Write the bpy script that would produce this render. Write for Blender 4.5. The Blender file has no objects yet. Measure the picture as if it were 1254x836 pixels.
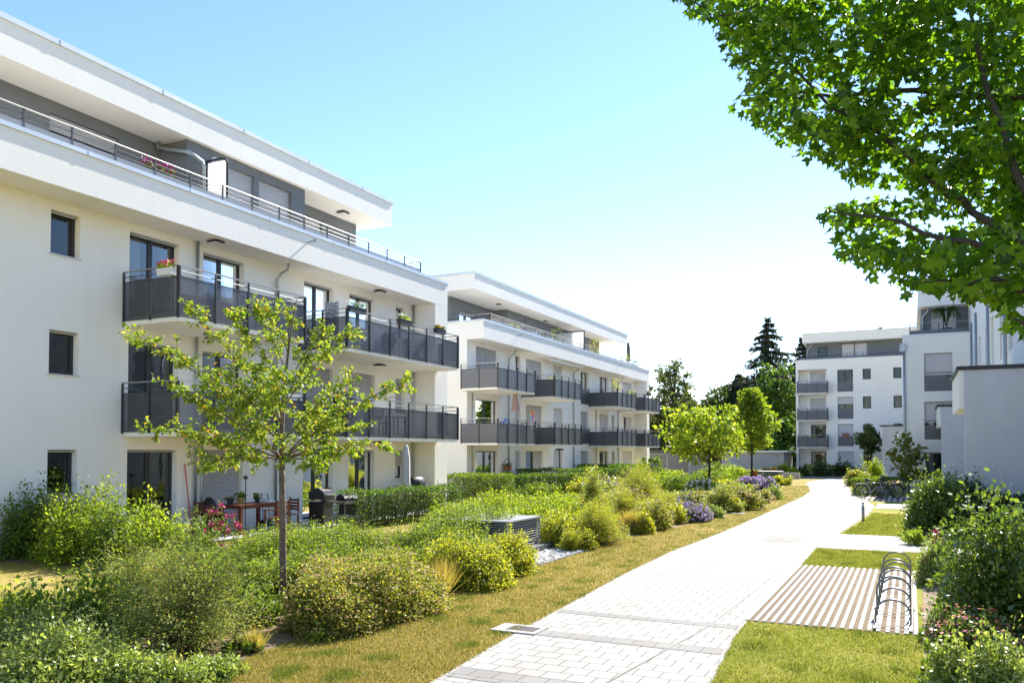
import bpy, bmesh, math, random
import numpy as np
from math import radians, sin, cos, tan, pi, sqrt
random.seed(7)
RNG = np.random.default_rng(11)
SC = bpy.context.scene
COL = SC.collection

# ------------------------------------------------------------------ camera, sky, sun, exposure
FPX, PITCH, YAW, ZC, HOR = 1000.0, radians(1.5), radians(26), 2.35, 553.0
cd = bpy.data.cameras.new('camera')
cd.sensor_width = 36.0
cd.lens = FPX / 1254 * 36
cd.clip_start, cd.clip_end = 0.1, 3000
Y0 = HOR - FPX * tan(PITCH)
cd.shift_y = (Y0 - 418) / 1254
co = bpy.data.objects.new('camera', cd)
co.location = (0, 0, ZC)
co.rotation_euler = (radians(90) + PITCH, 0, YAW)
COL.objects.link(co)
SC.camera = co

SUN_EL, SUN_AZ = radians(40), radians(6.5)      # azimuth measured from +Y towards +X
w = bpy.data.worlds.new('World')
SC.world = w
w.use_nodes = True
nt = w.node_tree
nt.nodes.clear()
sky = nt.nodes.new('ShaderNodeTexSky')
sky.sky_type = 'NISHITA'
sky.sun_disc = False
sky.sun_elevation = SUN_EL
sky.sun_rotation = SUN_AZ
sky.air_density, sky.dust_density, sky.ozone_density = 1.0, 0.05, 2.0
hs = nt.nodes.new('ShaderNodeHueSaturation')
hs.inputs['Hue'].default_value = 0.498
hs.inputs['Saturation'].default_value = 1.12
bg = nt.nodes.new('ShaderNodeBackground')
bg.inputs['Strength'].default_value = 0.098
wo = nt.nodes.new('ShaderNodeOutputWorld')
nt.links.new(sky.outputs[0], hs.inputs['Color'])
wb = nt.nodes.new('ShaderNodeMix'); wb.data_type = 'RGBA'; wb.blend_type = 'MULTIPLY'
wb.inputs[0].default_value = 1.0; wb.inputs[7].default_value = (1.0, 0.925, 0.97, 1)
nt.links.new(hs.outputs[0], wb.inputs[6])
nt.links.new(wb.outputs[2], bg.inputs[0])
nt.links.new(bg.outputs[0], wo.inputs[0])

sl = bpy.data.lights.new('sun', 'SUN')
sl.energy = 4.3
sl.angle = radians(0.5)
sl.color = (1.0, 0.95, 0.86)
so = bpy.data.objects.new('sun', sl)
so.rotation_euler = (radians(90) - SUN_EL, 0, pi - SUN_AZ)
so.location = (0, 40, 60)
COL.objects.link(so)

vs = SC.view_settings
vs.view_transform = 'Standard'
vs.look = 'None'
vs.exposure = 1.64
vs.gamma = 1.0
vs.use_curve_mapping = False
SC.cycles.max_bounces = 7
SC.cycles.diffuse_bounces = 4
SC.cycles.transparent_max_bounces = 10
SC.cycles.use_denoising = True
SC.cycles.sample_clamp_indirect = 6

# ------------------------------------------------------------------ picture geometry helpers
F0 = np.array([-sin(YAW), cos(YAW), 0.0]); RR = np.array([cos(YAW), sin(YAW), 0.0]); UU = np.array([0, 0, 1.0])
FF = F0 * cos(PITCH) + UU * sin(PITCH); UP = -F0 * sin(PITCH) + UU * cos(PITCH)
CAM = np.array([0, 0, ZC])
def ray(px, py): return RR * (px - 627) / FPX + UP * (Y0 - py) / FPX + FF
def at(px, py, z): return CAM + ray(px, py) * z
def onX(px, py, X): d = ray(px, py); return CAM + d * (X / d[0])
def onY(px, py, Y): d = ray(px, py); return CAM + d * (Y / d[1])
def gnd(px, py, Z=0.0): d = ray(px, py); return CAM + d * ((Z - ZC) / d[2])
def depth(P): return float((np.array(P) - CAM) @ FF)
def mpp(P): return depth(P) / FPX                 # metres per photo pixel there

# ------------------------------------------------------------------ materials
MATS = {}
def newmat(name):
    m = bpy.data.materials.new(name); m.use_nodes = True
    n = m.node_tree; n.nodes.clear()
    o = n.nodes.new('ShaderNodeOutputMaterial')
    return m, n, o
def L(n, a, b): n.links.new(a, b)
def ramp(n, cols, poss=None):
    r = n.nodes.new('ShaderNodeValToRGB')
    e = r.color_ramp.elements
    k = len(cols)
    poss = poss or [i / (k - 1) for i in range(k)]
    while len(e) < k: e.new(0.5)
    for i in range(k):
        e[i].position = poss[i]; e[i].color = (*cols[i], 1)
    return r
def pm(name, col, rough=0.6, metal=0.0, col2=None, nscale=3.0, bump=0.0, bscale=80.0, spec=0.5, detail=4, streak=0.0):
    m, n, o = newmat(name)
    p = n.nodes.new('ShaderNodeBsdfPrincipled')
    p.inputs['Roughness'].default_value = rough
    p.inputs['Metallic'].default_value = metal
    p.inputs['Specular IOR Level'].default_value = spec
    p.inputs['Base Color'].default_value = (*col, 1)
    tc = n.nodes.new('ShaderNodeTexCoord')
    if col2:
        t = n.nodes.new('ShaderNodeTexNoise')
        t.inputs['Scale'].default_value = nscale; t.inputs['Detail'].default_value = detail
        r = ramp(n, [col, col2], [0.35, 0.65])
        L(n, tc.outputs['Object'], t.inputs['Vector']); L(n, t.outputs[0], r.inputs[0]); L(n, r.outputs[0], p.inputs['Base Color'])
    if streak and col2:
        mp = n.nodes.new('ShaderNodeMapping'); mp.inputs['Scale'].default_value = (1.6, 1.6, 0.12)
        t3 = n.nodes.new('ShaderNodeTexNoise'); t3.inputs['Scale'].default_value = 3.0; t3.inputs['Detail'].default_value = 6
        r3 = ramp(n, [(1 - streak, 1 - streak, 1 - streak * 1.15), (1, 1, 1)], [0.36, 0.52])
        m3 = n.nodes.new('ShaderNodeMix'); m3.data_type = 'RGBA'; m3.blend_type = 'MULTIPLY'; m3.inputs[0].default_value = 1
        L(n, tc.outputs['Object'], mp.inputs[0]); L(n, mp.outputs[0], t3.inputs['Vector']); L(n, t3.outputs[0], r3.inputs[0]); L(n, r.outputs[0], m3.inputs[6]); L(n, r3.outputs[0], m3.inputs[7]); L(n, m3.outputs[2], p.inputs['Base Color'])
    if bump:
        t2 = n.nodes.new('ShaderNodeTexNoise')
        t2.inputs['Scale'].default_value = bscale; t2.inputs['Detail'].default_value = 3
        b = n.nodes.new('ShaderNodeBump'); b.inputs['Strength'].default_value = bump; b.inputs['Distance'].default_value = 0.01
        L(n, tc.outputs['Object'], t2.inputs['Vector']); L(n, t2.outputs[0], b.inputs['Height']); L(n, b.outputs[0], p.inputs['Normal'])
    L(n, p.outputs[0], o.inputs[0])
    MATS[name] = m
    return m
def leafmat(name, cols, poss=None, trans=0.42, rough=0.55, spec=0.28, tint=(1.25, 1.2, 0.5), gain=1.08):
    cols = [tuple(min(.8, x * gain) for x in c) for c in cols]
    m, n, o = newmat(name)
    g = n.nodes.new('ShaderNodeNewGeometry')
    r = ramp(n, cols, poss)
    L(n, g.outputs['Random Per Island'], r.inputs[0])
    p = n.nodes.new('ShaderNodeBsdfPrincipled')
    p.inputs['Roughness'].default_value = rough; p.inputs['Specular IOR Level'].default_value = spec
    L(n, r.outputs[0], p.inputs['Base Color'])
    t = n.nodes.new('ShaderNodeBsdfTranslucent')
    mu = n.nodes.new('ShaderNodeMix'); mu.data_type = 'RGBA'; mu.blend_type = 'MULTIPLY'
    mu.inputs[0].default_value = 1.0
    mu.inputs[7].default_value = (*[x * 1.7 for x in tint], 1)
    L(n, r.outputs[0], mu.inputs[6]); L(n, mu.outputs[2], t.inputs[0])
    mx = n.nodes.new('ShaderNodeMixShader'); mx.inputs[0].default_value = trans
    L(n, p.outputs[0], mx.inputs[1]); L(n, t.outputs[0], mx.inputs[2]); L(n, mx.outputs[0], o.inputs[0])
    MATS[name] = m
    return m
def glassmat(name, tint, ior):
    m, n, o = newmat(name)
    f = n.nodes.new('ShaderNodeFresnel'); f.inputs[0].default_value = ior
    t = n.nodes.new('ShaderNodeBsdfTransparent'); t.inputs[0].default_value = (*tint, 1)
    g = n.nodes.new('ShaderNodeBsdfGlossy'); g.inputs['Roughness'].default_value = 0.01; g.inputs[0].default_value = (0.95, 0.97, 1, 1)
    tc = n.nodes.new('ShaderNodeTexCoord'); nz = n.nodes.new('ShaderNodeTexNoise'); nz.inputs['Scale'].default_value = 1.3
    b = n.nodes.new('ShaderNodeBump'); b.inputs['Strength'].default_value = 0.05; b.inputs['Distance'].default_value = 0.05
    L(n, tc.outputs['Object'], nz.inputs['Vector']); L(n, nz.outputs[0], b.inputs['Height']); L(n, b.outputs[0], g.inputs['Normal'])
    mx = n.nodes.new('ShaderNodeMixShader')
    L(n, f.outputs[0], mx.inputs[0]); L(n, t.outputs[0], mx.inputs[1]); L(n, g.outputs[0], mx.inputs[2]); L(n, mx.outputs[0], o.inputs[0])
    MATS[name] = m
def sheermat(name, col, alpha, rough=0.4, metal=0.3):
    m, n, o = newmat(name)
    t = n.nodes.new('ShaderNodeBsdfTransparent')
    p = n.nodes.new('ShaderNodeBsdfPrincipled'); p.inputs['Base Color'].default_value = (*col, 1)
    p.inputs['Roughness'].default_value = rough; p.inputs['Metallic'].default_value = metal
    mx = n.nodes.new('ShaderNodeMixShader'); mx.inputs[0].default_value = alpha
    L(n, t.outputs[0], mx.inputs[1]); L(n, p.outputs[0], mx.inputs[2]); L(n, mx.outputs[0], o.inputs[0])
    MATS[name] = m
def slatmat(name, col, period=0.05, rough=0.5):
    m, n, o = newmat(name)
    p = n.nodes.new('ShaderNodeBsdfPrincipled'); p.inputs['Base Color'].default_value = (*col, 1); p.inputs['Roughness'].default_value = rough
    tc = n.nodes.new('ShaderNodeTexCoord'); sx = n.nodes.new('ShaderNodeSeparateXYZ')
    mm = n.nodes.new('ShaderNodeMath'); mm.operation = 'MULTIPLY'; mm.inputs[1].default_value = 2 * pi / period
    sn = n.nodes.new('ShaderNodeMath'); sn.operation = 'SINE'
    b = n.nodes.new('ShaderNodeBump'); b.inputs['Strength'].default_value = 0.7; b.inputs['Distance'].default_value = 0.012
    L(n, tc.outputs['Object'], sx.inputs[0]); L(n, sx.outputs[2], mm.inputs[0]); L(n, mm.outputs[0], sn.inputs[0])
    L(n, sn.outputs[0], b.inputs['Height']); L(n, b.outputs[0], p.inputs['Normal']); L(n, p.outputs[0], o.inputs[0])
    MATS[name] = m
def stripemat(name, c1, c2, period=0.2):
    m, n, o = newmat(name)
    p = n.nodes.new('ShaderNodeBsdfPrincipled'); p.inputs['Roughness'].default_value = 0.8
    tc = n.nodes.new('ShaderNodeTexCoord'); wv = n.nodes.new('ShaderNodeTexNoise'); wv.inputs['Scale'].default_value = 1 / period
    r = ramp(n, [c1, c2], [0.45, 0.55])
    L(n, tc.outputs['Object'], wv.inputs[0]); L(n, wv.outputs[0], r.inputs[0]); L(n, r.outputs[0], p.inputs[0]); L(n, p.outputs[0], o.inputs[0])
    MATS[name] = m

pm('stucco', (0.87, 0.845, 0.79), 0.85, col2=(0.845, 0.815, 0.755), nscale=0.5, bump=0.35, bscale=55, streak=0.018)
pm('stucco_grey', (0.17, 0.18, 0.19), 0.85, col2=(0.15, 0.16, 0.17), nscale=0.8, bump=0.3, bscale=55)
pm('stucco_cool', (0.58, 0.59, 0.61), 0.85, col2=(0.53, 0.545, 0.565), nscale=0.9, bump=0.45, bscale=45, streak=0.02)
pm('stucco_yellow', (0.62, 0.5, 0.25), 0.85)
pm('coping', (0.62, 0.66, 0.70), 0.38, 0.35, col2=(0.55, 0.58, 0.62), nscale=1.2)
pm('coping_dark', (0.025, 0.027, 0.032), 0.5)
pm('frame', (0.022, 0.024, 0.028), 0.4)
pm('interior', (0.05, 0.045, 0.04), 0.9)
pm('curtain', (0.62, 0.62, 0.60), 0.9)
pm('curtain_red', (0.35, 0.12, 0.09), 0.9)
slatmat('shutter', (0.44, 0.44, 0.45))
slatmat('shutter_light', (0.66, 0.64, 0.64))
slatmat('shutter_dark', (0.16, 0.16, 0.17))
pm('steel', (0.36, 0.35, 0.33), 0.5, 0.7)
pm('rail_dark', (0.045, 0.048, 0.056), 0.45, 0.2)
pm('zinc', (0.42, 0.46, 0.48), 0.42, 0.7, col2=(0.34, 0.38, 0.40), nscale=4)
sheermat('panel', (0.10, 0.106, 0.122), 0.58)
sheermat('panel_dense', (0.115, 0.12, 0.135), 0.9)
sheermat('panel_frost', (0.30, 0.31, 0.33), 0.75, 0.3, 0.0)
leafmat('screen_white', [(0.8, 0.8, 0.8), (0.8, 0.8, 0.8)], trans=0.6, tint=(.6, .6, .6), gain=1)
glassmat('glass', (0.72, 0.75, 0.76), 1.4)
pm('lamp_glass', (0.75, 0.75, 0.72), 0.35)
pm('wood_red', (0.10, 0.028, 0.016), 0.5, col2=(0.15, 0.045, 0.024), nscale=9)
pm('wood_brown', (0.11, 0.06, 0.035), 0.6, col2=(0.15, 0.085, 0.05), nscale=9)
pm('rattan', (0.10, 0.055, 0.045), 0.8, col2=(0.13, 0.08, 0.065), nscale=30, bump=0.4, bscale=40)
pm('black_plastic', (0.012, 0.012, 0.014), 0.35)
pm('black_cover', (0.008, 0.008, 0.01), 0.4, bump=0.6, bscale=7)
pm('grill_metal', (0.32, 0.32, 0.33), 0.35, 0.8)
pm('fabric_grey', (0.52, 0.50, 0.48), 0.9, bump=0.3, bscale=10)
pm('fabric_rose', (0.46, 0.30, 0.27), 0.9)
pm('fabric_brown', (0.16, 0.12, 0.10), 0.9)
pm('white_plastic', (0.75, 0.75, 0.74), 0.45)
pm('blue_plastic', (0.02, 0.14, 0.55), 0.4)
pm('blue_dark', (0.02, 0.03, 0.14), 0.5)
pm('yellow_green', (0.45, 0.50, 0.04), 0.5)
pm('red_plastic', (0.5, 0.03, 0.03), 0.4)
pm('green_plastic', (0.12, 0.4, 0.05), 0.45)
pm('terracotta', (0.42, 0.14, 0.06), 0.8)
pm('pot_ochre', (0.40, 0.26, 0.06), 0.6)
pm('pot_dark', (0.04, 0.04, 0.045), 0.6)
stripemat('mosaic', (0.10, 0.14, 0.24), (0.62, 0.64, 0.66), 0.045)
stripemat('bamboo', (0.16, 0.12, 0.10), (0.22, 0.17, 0.14), 0.03)
stripemat('cushion_print', (0.75, 0.72, 0.62), (0.5, 0.18, 0.12), 0.16)
pm('bark', (0.19, 0.135, 0.10), 0.9, col2=(0.10, 0.07, 0.052), nscale=14, bump=0.8, bscale=30)
pm('bark_dark', (0.05, 0.04, 0.032), 0.9, col2=(0.035, 0.028, 0.022), nscale=10)
pm('twig', (0.10, 0.085, 0.03), 0.9)
pm('stem_green', (0.10, 0.13, 0.03), 0.7)
pm('concrete', (0.45, 0.44, 0.42), 0.85, col2=(0.38, 0.37, 0.355), nscale=5, bump=0.2)
pm('concrete_dark', (0.11, 0.11, 0.115), 0.8, col2=(0.09, 0.09, 0.095), nscale=5)
pm('soil_tan', (0.09, 0.06, 0.03), 0.95, col2=(0.19, 0.125, 0.065), nscale=16, bump=0.9, bscale=30, detail=8)
pm('strip_stone', (0.40, 0.39, 0.37), 0.85, col2=(0.30, 0.29, 0.27), nscale=7, bump=0.2)
pm('asphalt', (0.12, 0.125, 0.135), 0.9)
pm('iron', (0.10, 0.085, 0.075), 0.7)
pm('galvanised', (0.18, 0.185, 0.19), 0.42, 0.6)
pm('louvre', (0.42, 0.42, 0.43), 0.5, 0.3)
pm('plate', (0.25, 0.25, 0.255), 0.5, 0.3)
pm('soil', (0.13, 0.085, 0.05), 0.95, col2=(0.26, 0.175, 0.105), nscale=9, bump=0.9, bscale=25, detail=8)
pm('pebble', (0.56, 0.53, 0.49), 0.8, col2=(0.34, 0.32, 0.30), nscale=8)
pm('garage_wall', (0.24, 0.26, 0.30), 0.7)
pm('roof_dark', (0.035, 0.036, 0.04), 0.7)
pm('brick_red', (0.32, 0.12, 0.07), 0.85)
pm('tyre', (0.012, 0.012, 0.012), 0.8)
pm('car_silver', (0.45, 0.50, 0.56), 0.25, 0.7)
pm('car_dark', (0.03, 0.035, 0.06), 0.2, 0.5)
pm('car_glass', (0.01, 0.012, 0.015), 0.06)
pm('tail_red', (0.4, 0.01, 0.01), 0.3)
pm('orange', (0.8, 0.22, 0.02), 0.4)
pm('petal_magenta', (0.50, 0.02, 0.32), 0.7)
pm('petal_pink', (0.66, 0.10, 0.22), 0.7)
pm('petal_red', (0.60, 0.03, 0.02), 0.7)
pm('petal_white', (0.80, 0.78, 0.74), 0.7)
pm('petal_yellow', (0.75, 0.40, 0.01), 0.7)
leafmat('petal_lavender', [(0.40, 0.27, 0.60), (0.52, 0.38, 0.70), (0.62, 0.48, 0.74)], trans=0.35, tint=(.6, .6, .6), gain=1)
pm('petal_blush', (0.62, 0.42, 0.42), 0.8)
leafmat('petal_tan', [(0.40, 0.27, 0.10), (0.52, 0.38, 0.16)], trans=0.35, tint=(.6, .6, .5), gain=1)
pm('petal_rust', (0.42, 0.12, 0.055), 0.9, col2=(0.34, 0.07, 0.05), nscale=30)
G_ = lambda *c: list(c)
leafmat('leaf_bright', G_((0.10, 0.165, 0.016), (0.17, 0.235, 0.022), (0.28, 0.32, 0.04)), trans=0.45)
leafmat('leaf_mid', G_((0.05, 0.095, 0.014), (0.095, 0.15, 0.02), (0.15, 0.20, 0.03)), trans=0.4)
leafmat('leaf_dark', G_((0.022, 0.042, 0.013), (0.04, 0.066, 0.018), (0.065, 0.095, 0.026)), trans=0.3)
leafmat('leaf_hedge', G_((0.02, 0.05, 0.01), (0.055, 0.115, 0.016), (0.13, 0.20, 0.03)), trans=0.35)
leafmat('leaf_maple', G_((0.018, 0.05, 0.006), (0.05, 0.105, 0.010), (0.11, 0.175, 0.014)), trans=0.5, rough=0.35, tint=(1.6, 1.6, 0.35), gain=1.35)
leafmat('leaf_crab', G_((0.09, 0.165, 0.018), (0.155, 0.23, 0.026), (0.30, 0.30, 0.045), (0.42, 0.16, 0.03)), [0, 0.5, 0.97, 1.0], trans=0.42)
leafmat('leaf_lime', G_((0.15, 0.185, 0.02), (0.23, 0.26, 0.028), (0.34, 0.31, 0.05)), trans=0.42)
leafmat('leaf_tan', G_((0.11, 0.155, 0.02), (0.19, 0.225, 0.03), (0.32, 0.28, 0.08)), trans=0.35)
leafmat('leaf_silver', G_((0.11, 0.165, 0.03), (0.20, 0.26, 0.06), (0.36, 0.40, 0.17)), trans=0.3, rough=0.35)
leafmat('leaf_feather', G_((0.13, 0.19, 0.035), (0.23, 0.28, 0.065), (0.32, 0.31, 0.10), (0.45, 0.22, 0.12)), [0, 0.5, 0.92, 1.0], trans=0.35)
leafmat('leaf_glossy', G_((0.045, 0.085, 0.014), (0.075, 0.13, 0.022), (0.15, 0.20, 0.035)), trans=0.38, rough=0.28, spec=0.6)
leafmat('leaf_conifer', G_((0.028, 0.042, 0.026), (0.045, 0.06, 0.034), (0.065, 0.082, 0.04)), trans=0.12)
leafmat('leaf_birch', G_((0.05, 0.07, 0.025), (0.085, 0.11, 0.035), (0.13, 0.15, 0.05)), trans=0.35)
leafmat('leaf_redtree', G_((0.06, 0.09, 0.018), (0.11, 0.14, 0.025), (0.17, 0.13, 0.035)), trans=0.4)
leafmat('leaf_lav', G_((0.05, 0.08, 0.035), (0.09, 0.12, 0.05)), trans=0.3)
leafmat('leaf_straw', G_((0.20, 0.20, 0.05), (0.32, 0.26, 0.09), (0.42, 0.30, 0.12)), trans=0.35)
leafmat('grass_dry', G_((0.13, 0.15, 0.016), (0.25, 0.215, 0.032), (0.38, 0.29, 0.075), (0.52, 0.42, 0.20)), trans=0.25, tint=(1, 1, .8), gain=1)
leafmat('grass_tuft', G_((0.08, 0.12, 0.015), (0.14, 0.175, 0.022), (0.24, 0.23, 0.05)), trans=0.3, tint=(1, 1, .7), gain=1)
leafmat('grass_fresh', G_((0.14, 0.18, 0.02), (0.23, 0.25, 0.034), (0.37, 0.33, 0.08)), trans=0.3, tint=(1, 1, .7), gain=1)

def groundmat():
    # dry verge / fresher lawn split is a property of the turf itself
    def turf(name, cols, s1):
        m, n, o = newmat(name)
        p = n.nodes.new('ShaderNodeBsdfPrincipled'); p.inputs['Roughness'].default_value = 0.95; p.inputs['Specular IOR Level'].default_value = 0.1
        tc = n.nodes.new('ShaderNodeTexCoord')
        a = n.nodes.new('ShaderNodeTexNoise'); a.inputs['Scale'].default_value = s1; a.inputs['Detail'].default_value = 9; a.inputs['Roughness'].default_value = 0.75
        b = n.nodes.new('ShaderNodeTexNoise'); b.inputs['Scale'].default_value = 0.45; b.inputs['Detail'].default_value = 3
        ad = n.nodes.new('ShaderNodeMath'); ad.operation = 'MULTIPLY_ADD'; ad.inputs[1].default_value = 0.55
        mu = n.nodes.new('ShaderNodeMath'); mu.operation = 'MULTIPLY'; mu.inputs[1].default_value = 0.5
        r = ramp(n, cols, [0.36, 0.5, 0.64])
        L(n, tc.outputs['Object'], a.inputs[0]); L(n, tc.outputs['Object'], b.inputs[0])
        L(n, b.outputs[0], mu.inputs[0]); L(n, a.outputs[0], ad.inputs[0]); L(n, mu.outputs[0], ad.inputs[2])
        L(n, ad.outputs[0], r.inputs[0]); L(n, r.outputs[0], p.inputs[0])
        bp = n.nodes.new('ShaderNodeBump'); bp.inputs['Strength'].default_value = 0.8; bp.inputs['Distance'].default_value = 0.04
        L(n, a.outputs[0], bp.inputs['Height']); L(n, bp.outputs[0], p.inputs['Normal'])
        L(n, p.outputs[0], o.inputs[0]); MATS[name] = m
    turf('turf_dry', [(0.12, 0.12, 0.02), (0.26, 0.205, 0.045), (0.40, 0.30, 0.11)], 9)
    turf('turf_fresh', [(0.12, 0.15, 0.016), (0.21, 0.22, 0.03), (0.33, 0.28, 0.065)], 9)
    m, n, o = newmat('pavers')
    p = n.nodes.new('ShaderNodeBsdfPrincipled'); p.inputs['Roughness'].default_value = 0.85; p.inputs['Specular IOR Level'].default_value = 0.3
    tc = n.nodes.new('ShaderNodeTexCoord')
    bt = n.nodes.new('ShaderNodeTexBrick')
    bt.inputs['Color1'].default_value = (0.335, 0.325, 0.305, 1); bt.inputs['Color2'].default_value = (0.305, 0.295, 0.278, 1); bt.inputs['Mortar'].default_value = (0.10, 0.09, 0.08, 1)
    bt.inputs['Scale'].default_value = 1; bt.inputs['Mortar Size'].default_value = 0.0065; bt.inputs['Mortar Smooth'].default_value = 0.1
    bt.inputs['Brick Width'].default_value = 0.28; bt.inputs['Row Height'].default_value = 0.26
    nz = n.nodes.new('ShaderNodeTexNoise'); nz.inputs['Scale'].default_value = 1.2; nz.inputs['Detail'].default_value = 8
    r = ramp(n, [(0.86, 0.845, 0.82), (1, 1, 1)], [0.32, 0.58])
    mu = n.nodes.new('ShaderNodeMix'); mu.data_type = 'RGBA'; mu.blend_type = 'MULTIPLY'; mu.inputs[0].default_value = 1
    L(n, tc.outputs['Object'], bt.inputs['Vector']); L(n, tc.outputs['Object'], nz.inputs['Vector']); L(n, nz.outputs[0], r.inputs[0])
    L(n, bt.outputs[0], mu.inputs[6]); L(n, r.outputs[0], mu.inputs[7]); L(n, mu.outputs[2], p.inputs[0])
    bp = n.nodes.new('ShaderNodeBump'); bp.inputs['Strength'].default_value = 0.5; bp.inputs['Distance'].default_value = 0.006; bp.invert = True
    L(n, bt.outputs['Fac'], bp.inputs['Height']); L(n, bp.outputs[0], p.inputs['Normal'])
    L(n, p.outputs[0], o.inputs[0]); MATS['pavers'] = m
    m2 = m.copy(); m2.name = 'pavers_grey'; MATS['pavers_grey'] = m2
    for nd in m2.node_tree.nodes:
        if nd.type == 'TEX_BRICK':
            nd.inputs['Color1'].default_value = (0.235, 0.225, 0.21, 1); nd.inputs['Color2'].default_value = (0.21, 0.20, 0.19, 1)
groundmat()
def M(x): return MATS[x] if isinstance(x, str) else x

# ------------------------------------------------------------------ mesh builders
def worldoff(o):
    v = np.zeros(3)
    while o is not None:
        v += np.array(o.location); o = o.parent
    return v
class MB:
    """collects faces in world space (or in a facade frame T) and links them as ONE mesh object"""
    def __init__(s, T=None): s.v = []; s.f = []; s.T = T
    def p(s, *a): return s.T(*a) if s.T else a
    def quad(s, *pts):
        b = len(s.v); s.v += [s.p(*q) for q in pts]; s.f.append(tuple(range(b, b + len(pts)))); return s
    def box(s, x0, x1, y0, y1, z0, z1):
        b = len(s.v)
        s.v += [s.p(x, y, z) for z in (z0, z1) for x, y in ((x0, y0), (x1, y0), (x1, y1), (x0, y1))]
        s.f += [tuple(b + i for i in q) for q in ((3, 2, 1, 0), (4, 5, 6, 7), (0, 1, 5, 4), (1, 2, 6, 5), (2, 3, 7, 6), (3, 0, 4, 7))]
        return s
    def prism(s, poly, z0, z1):
        b = len(s.v); k = len(poly)
        s.v += [s.p(x, y, z0) for x, y in poly] + [s.p(x, y, z1) for x, y in poly]
        s.f.append(tuple(b + i for i in reversed(range(k)))); s.f.append(tuple(b + k + i for i in range(k)))
        s.f += [(b + i, b + (i + 1) % k, b + k + (i + 1) % k, b + k + i) for i in range(k)]
        return s
    def tube(s, pts, r, n=8, cap=True):
        pts = [np.array(s.p(*q), float) for q in pts]
        rs = r if isinstance(r, (list, tuple)) else [r] * len(pts)
        b = len(s.v); ref = None
        for i, q in enumerate(pts):
            d = pts[min(i + 1, len(pts) - 1)] - pts[max(i - 1, 0)]
            d = d / (np.linalg.norm(d) + 1e-9)
            if ref is None:
                ref = np.array([0, 0, 1.0]) if abs(d[2]) < 0.9 else np.array([1.0, 0, 0])
            a = np.cross(d, ref); a /= np.linalg.norm(a) + 1e-9
            c = np.cross(a, d); ref = c
            for k in range(n):
                t = 2 * pi * k / n
                s.v.append(tuple(q + rs[i] * (a * cos(t) + c * sin(t))))
        for i in range(len(pts) - 1):
            for k in range(n):
                s.f.append((b + i * n + k, b + i * n + (k + 1) % n, b + (i + 1) * n + (k + 1) % n, b + (i + 1) * n + k))
        if cap:
            s.f.append(tuple(b + k for k in reversed(range(n)))); e = b + (len(pts) - 1) * n
            s.f.append(tuple(e + k for k in range(n)))
        return s
    def lathe(s, c, prof, n=14, sx=1.0, sy=1.0, wob=None):
        b = len(s.v)
        for (r, z) in prof:
            for k in range(n):
                t = 2 * pi * k / n; q = 1 + (wob[k % len(wob)] if wob else 0)
                s.v.append(s.p(c[0] + r * q * sx * cos(t), c[1] + r * q * sy * sin(t), c[2] + z))
        for i in range(len(prof) - 1):
            for k in range(n):
                s.f.append((b + i * n + k, b + i * n + (k + 1) % n, b + (i + 1) * n + (k + 1) % n, b + (i + 1) * n + k))
        s.f.append(tuple(b + k for k in reversed(range(n)))); e = b + (len(prof) - 1) * n
        s.f.append(tuple(e + k for k in range(n)))
        return s
    def build(s, name, mat, parent=None, bevel=0.0, smooth=False, world=True):
        me = bpy.data.meshes.new(name)
        v = np.array(s.v, float)
        if parent is not None and world: v = v - worldoff(parent)
        me.from_pydata([tuple(q) for q in v], [], s.f)
        me.materials.append(M(mat))
        if smooth:
            me.polygons.foreach_set('use_smooth', [True] * len(me.polygons))
        o = bpy.data.objects.new(name, me); COL.objects.link(o)
        if parent is not None: o.parent = parent
        if bevel:
            bm = bmesh.new(); bm.from_mesh(me)
            bmesh.ops.bevel(bm, geom=bm.edges[:], offset=bevel, segments=2, affect='EDGES', clamp_overlap=True)
            bm.to_mesh(me); bm.free()
        return o
def tag(o, label=None, cat=None, group=None, kind=None):
    if label: o['label'] = label
    if cat: o['category'] = cat
    if group: o['group'] = group
    if kind: o['kind'] = kind
    return o
def thing(name, label, cat, loc, group=None, rz=0.0):
    o = bpy.data.objects.new(name, None); o.empty_display_size = 0.2
    o.location = tuple(loc); o.rotation_euler = (0, 0, rz)
    COL.objects.link(o)
    return tag(o, label, cat, group)
def dup(src, loc, rz=0.0, label=None, group=None, scale=None):
    def rec(o, par):
        c = o.copy(); COL.objects.link(c)
        if par is not None: c.parent = par
        for k in [q for q in bpy.data.objects if q.parent == o and q is not c]: rec(k, c)
        return c
    r = rec(src, None)
    r.location = tuple(loc); r.rotation_euler = (0, 0, rz)
    if scale: r.scale = (scale,) * 3 if not isinstance(scale, tuple) else scale
    if label: r['label'] = label
    if group: r['group'] = group
    return r
# ------------------------------------------------------------------ the setting: ground, paths, beds
def sheet(name, poly, z, mat, kind='structure', label=None, cat=None):
    mb = MB(); mb.quad(*[(p[0], p[1], z) for p in poly])
    o = mb.build(name, mat); tag(o, label, cat, None, kind); return o
sheet('lawn', [(-400, -60), (400, -60), (400, 900), (-400, 900)], 0.0, 'turf_dry')
def gl(pxs): return [tuple(gnd(*q)[:2]) for q in pxs]
path_left = gl([(527, 836), (640, 770), (700, 738), (760, 705), (820, 676), (880, 653.5), (930, 632), (960, 618.5), (982, 608.5), (992, 601.5), (991, 596), (986, 593.3), (990, 590), (1000, 587.8), (1012, 586.5)])
path_right = gl([(1038, 586.5), (1037, 594.7), (1045, 603), (1060, 612), (1072, 620), (1061.8, 631), (1045, 642.6), (1027, 653.7), (999, 670.8), (982.6, 692), (950, 724), (920, 755), (900, 781), (872, 836)])
path_poly = [(-3.3, 4.0)] + [(path_left[0][0] + 0.25, 4.0)][:0] + path_right[::-1][:0]
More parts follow.
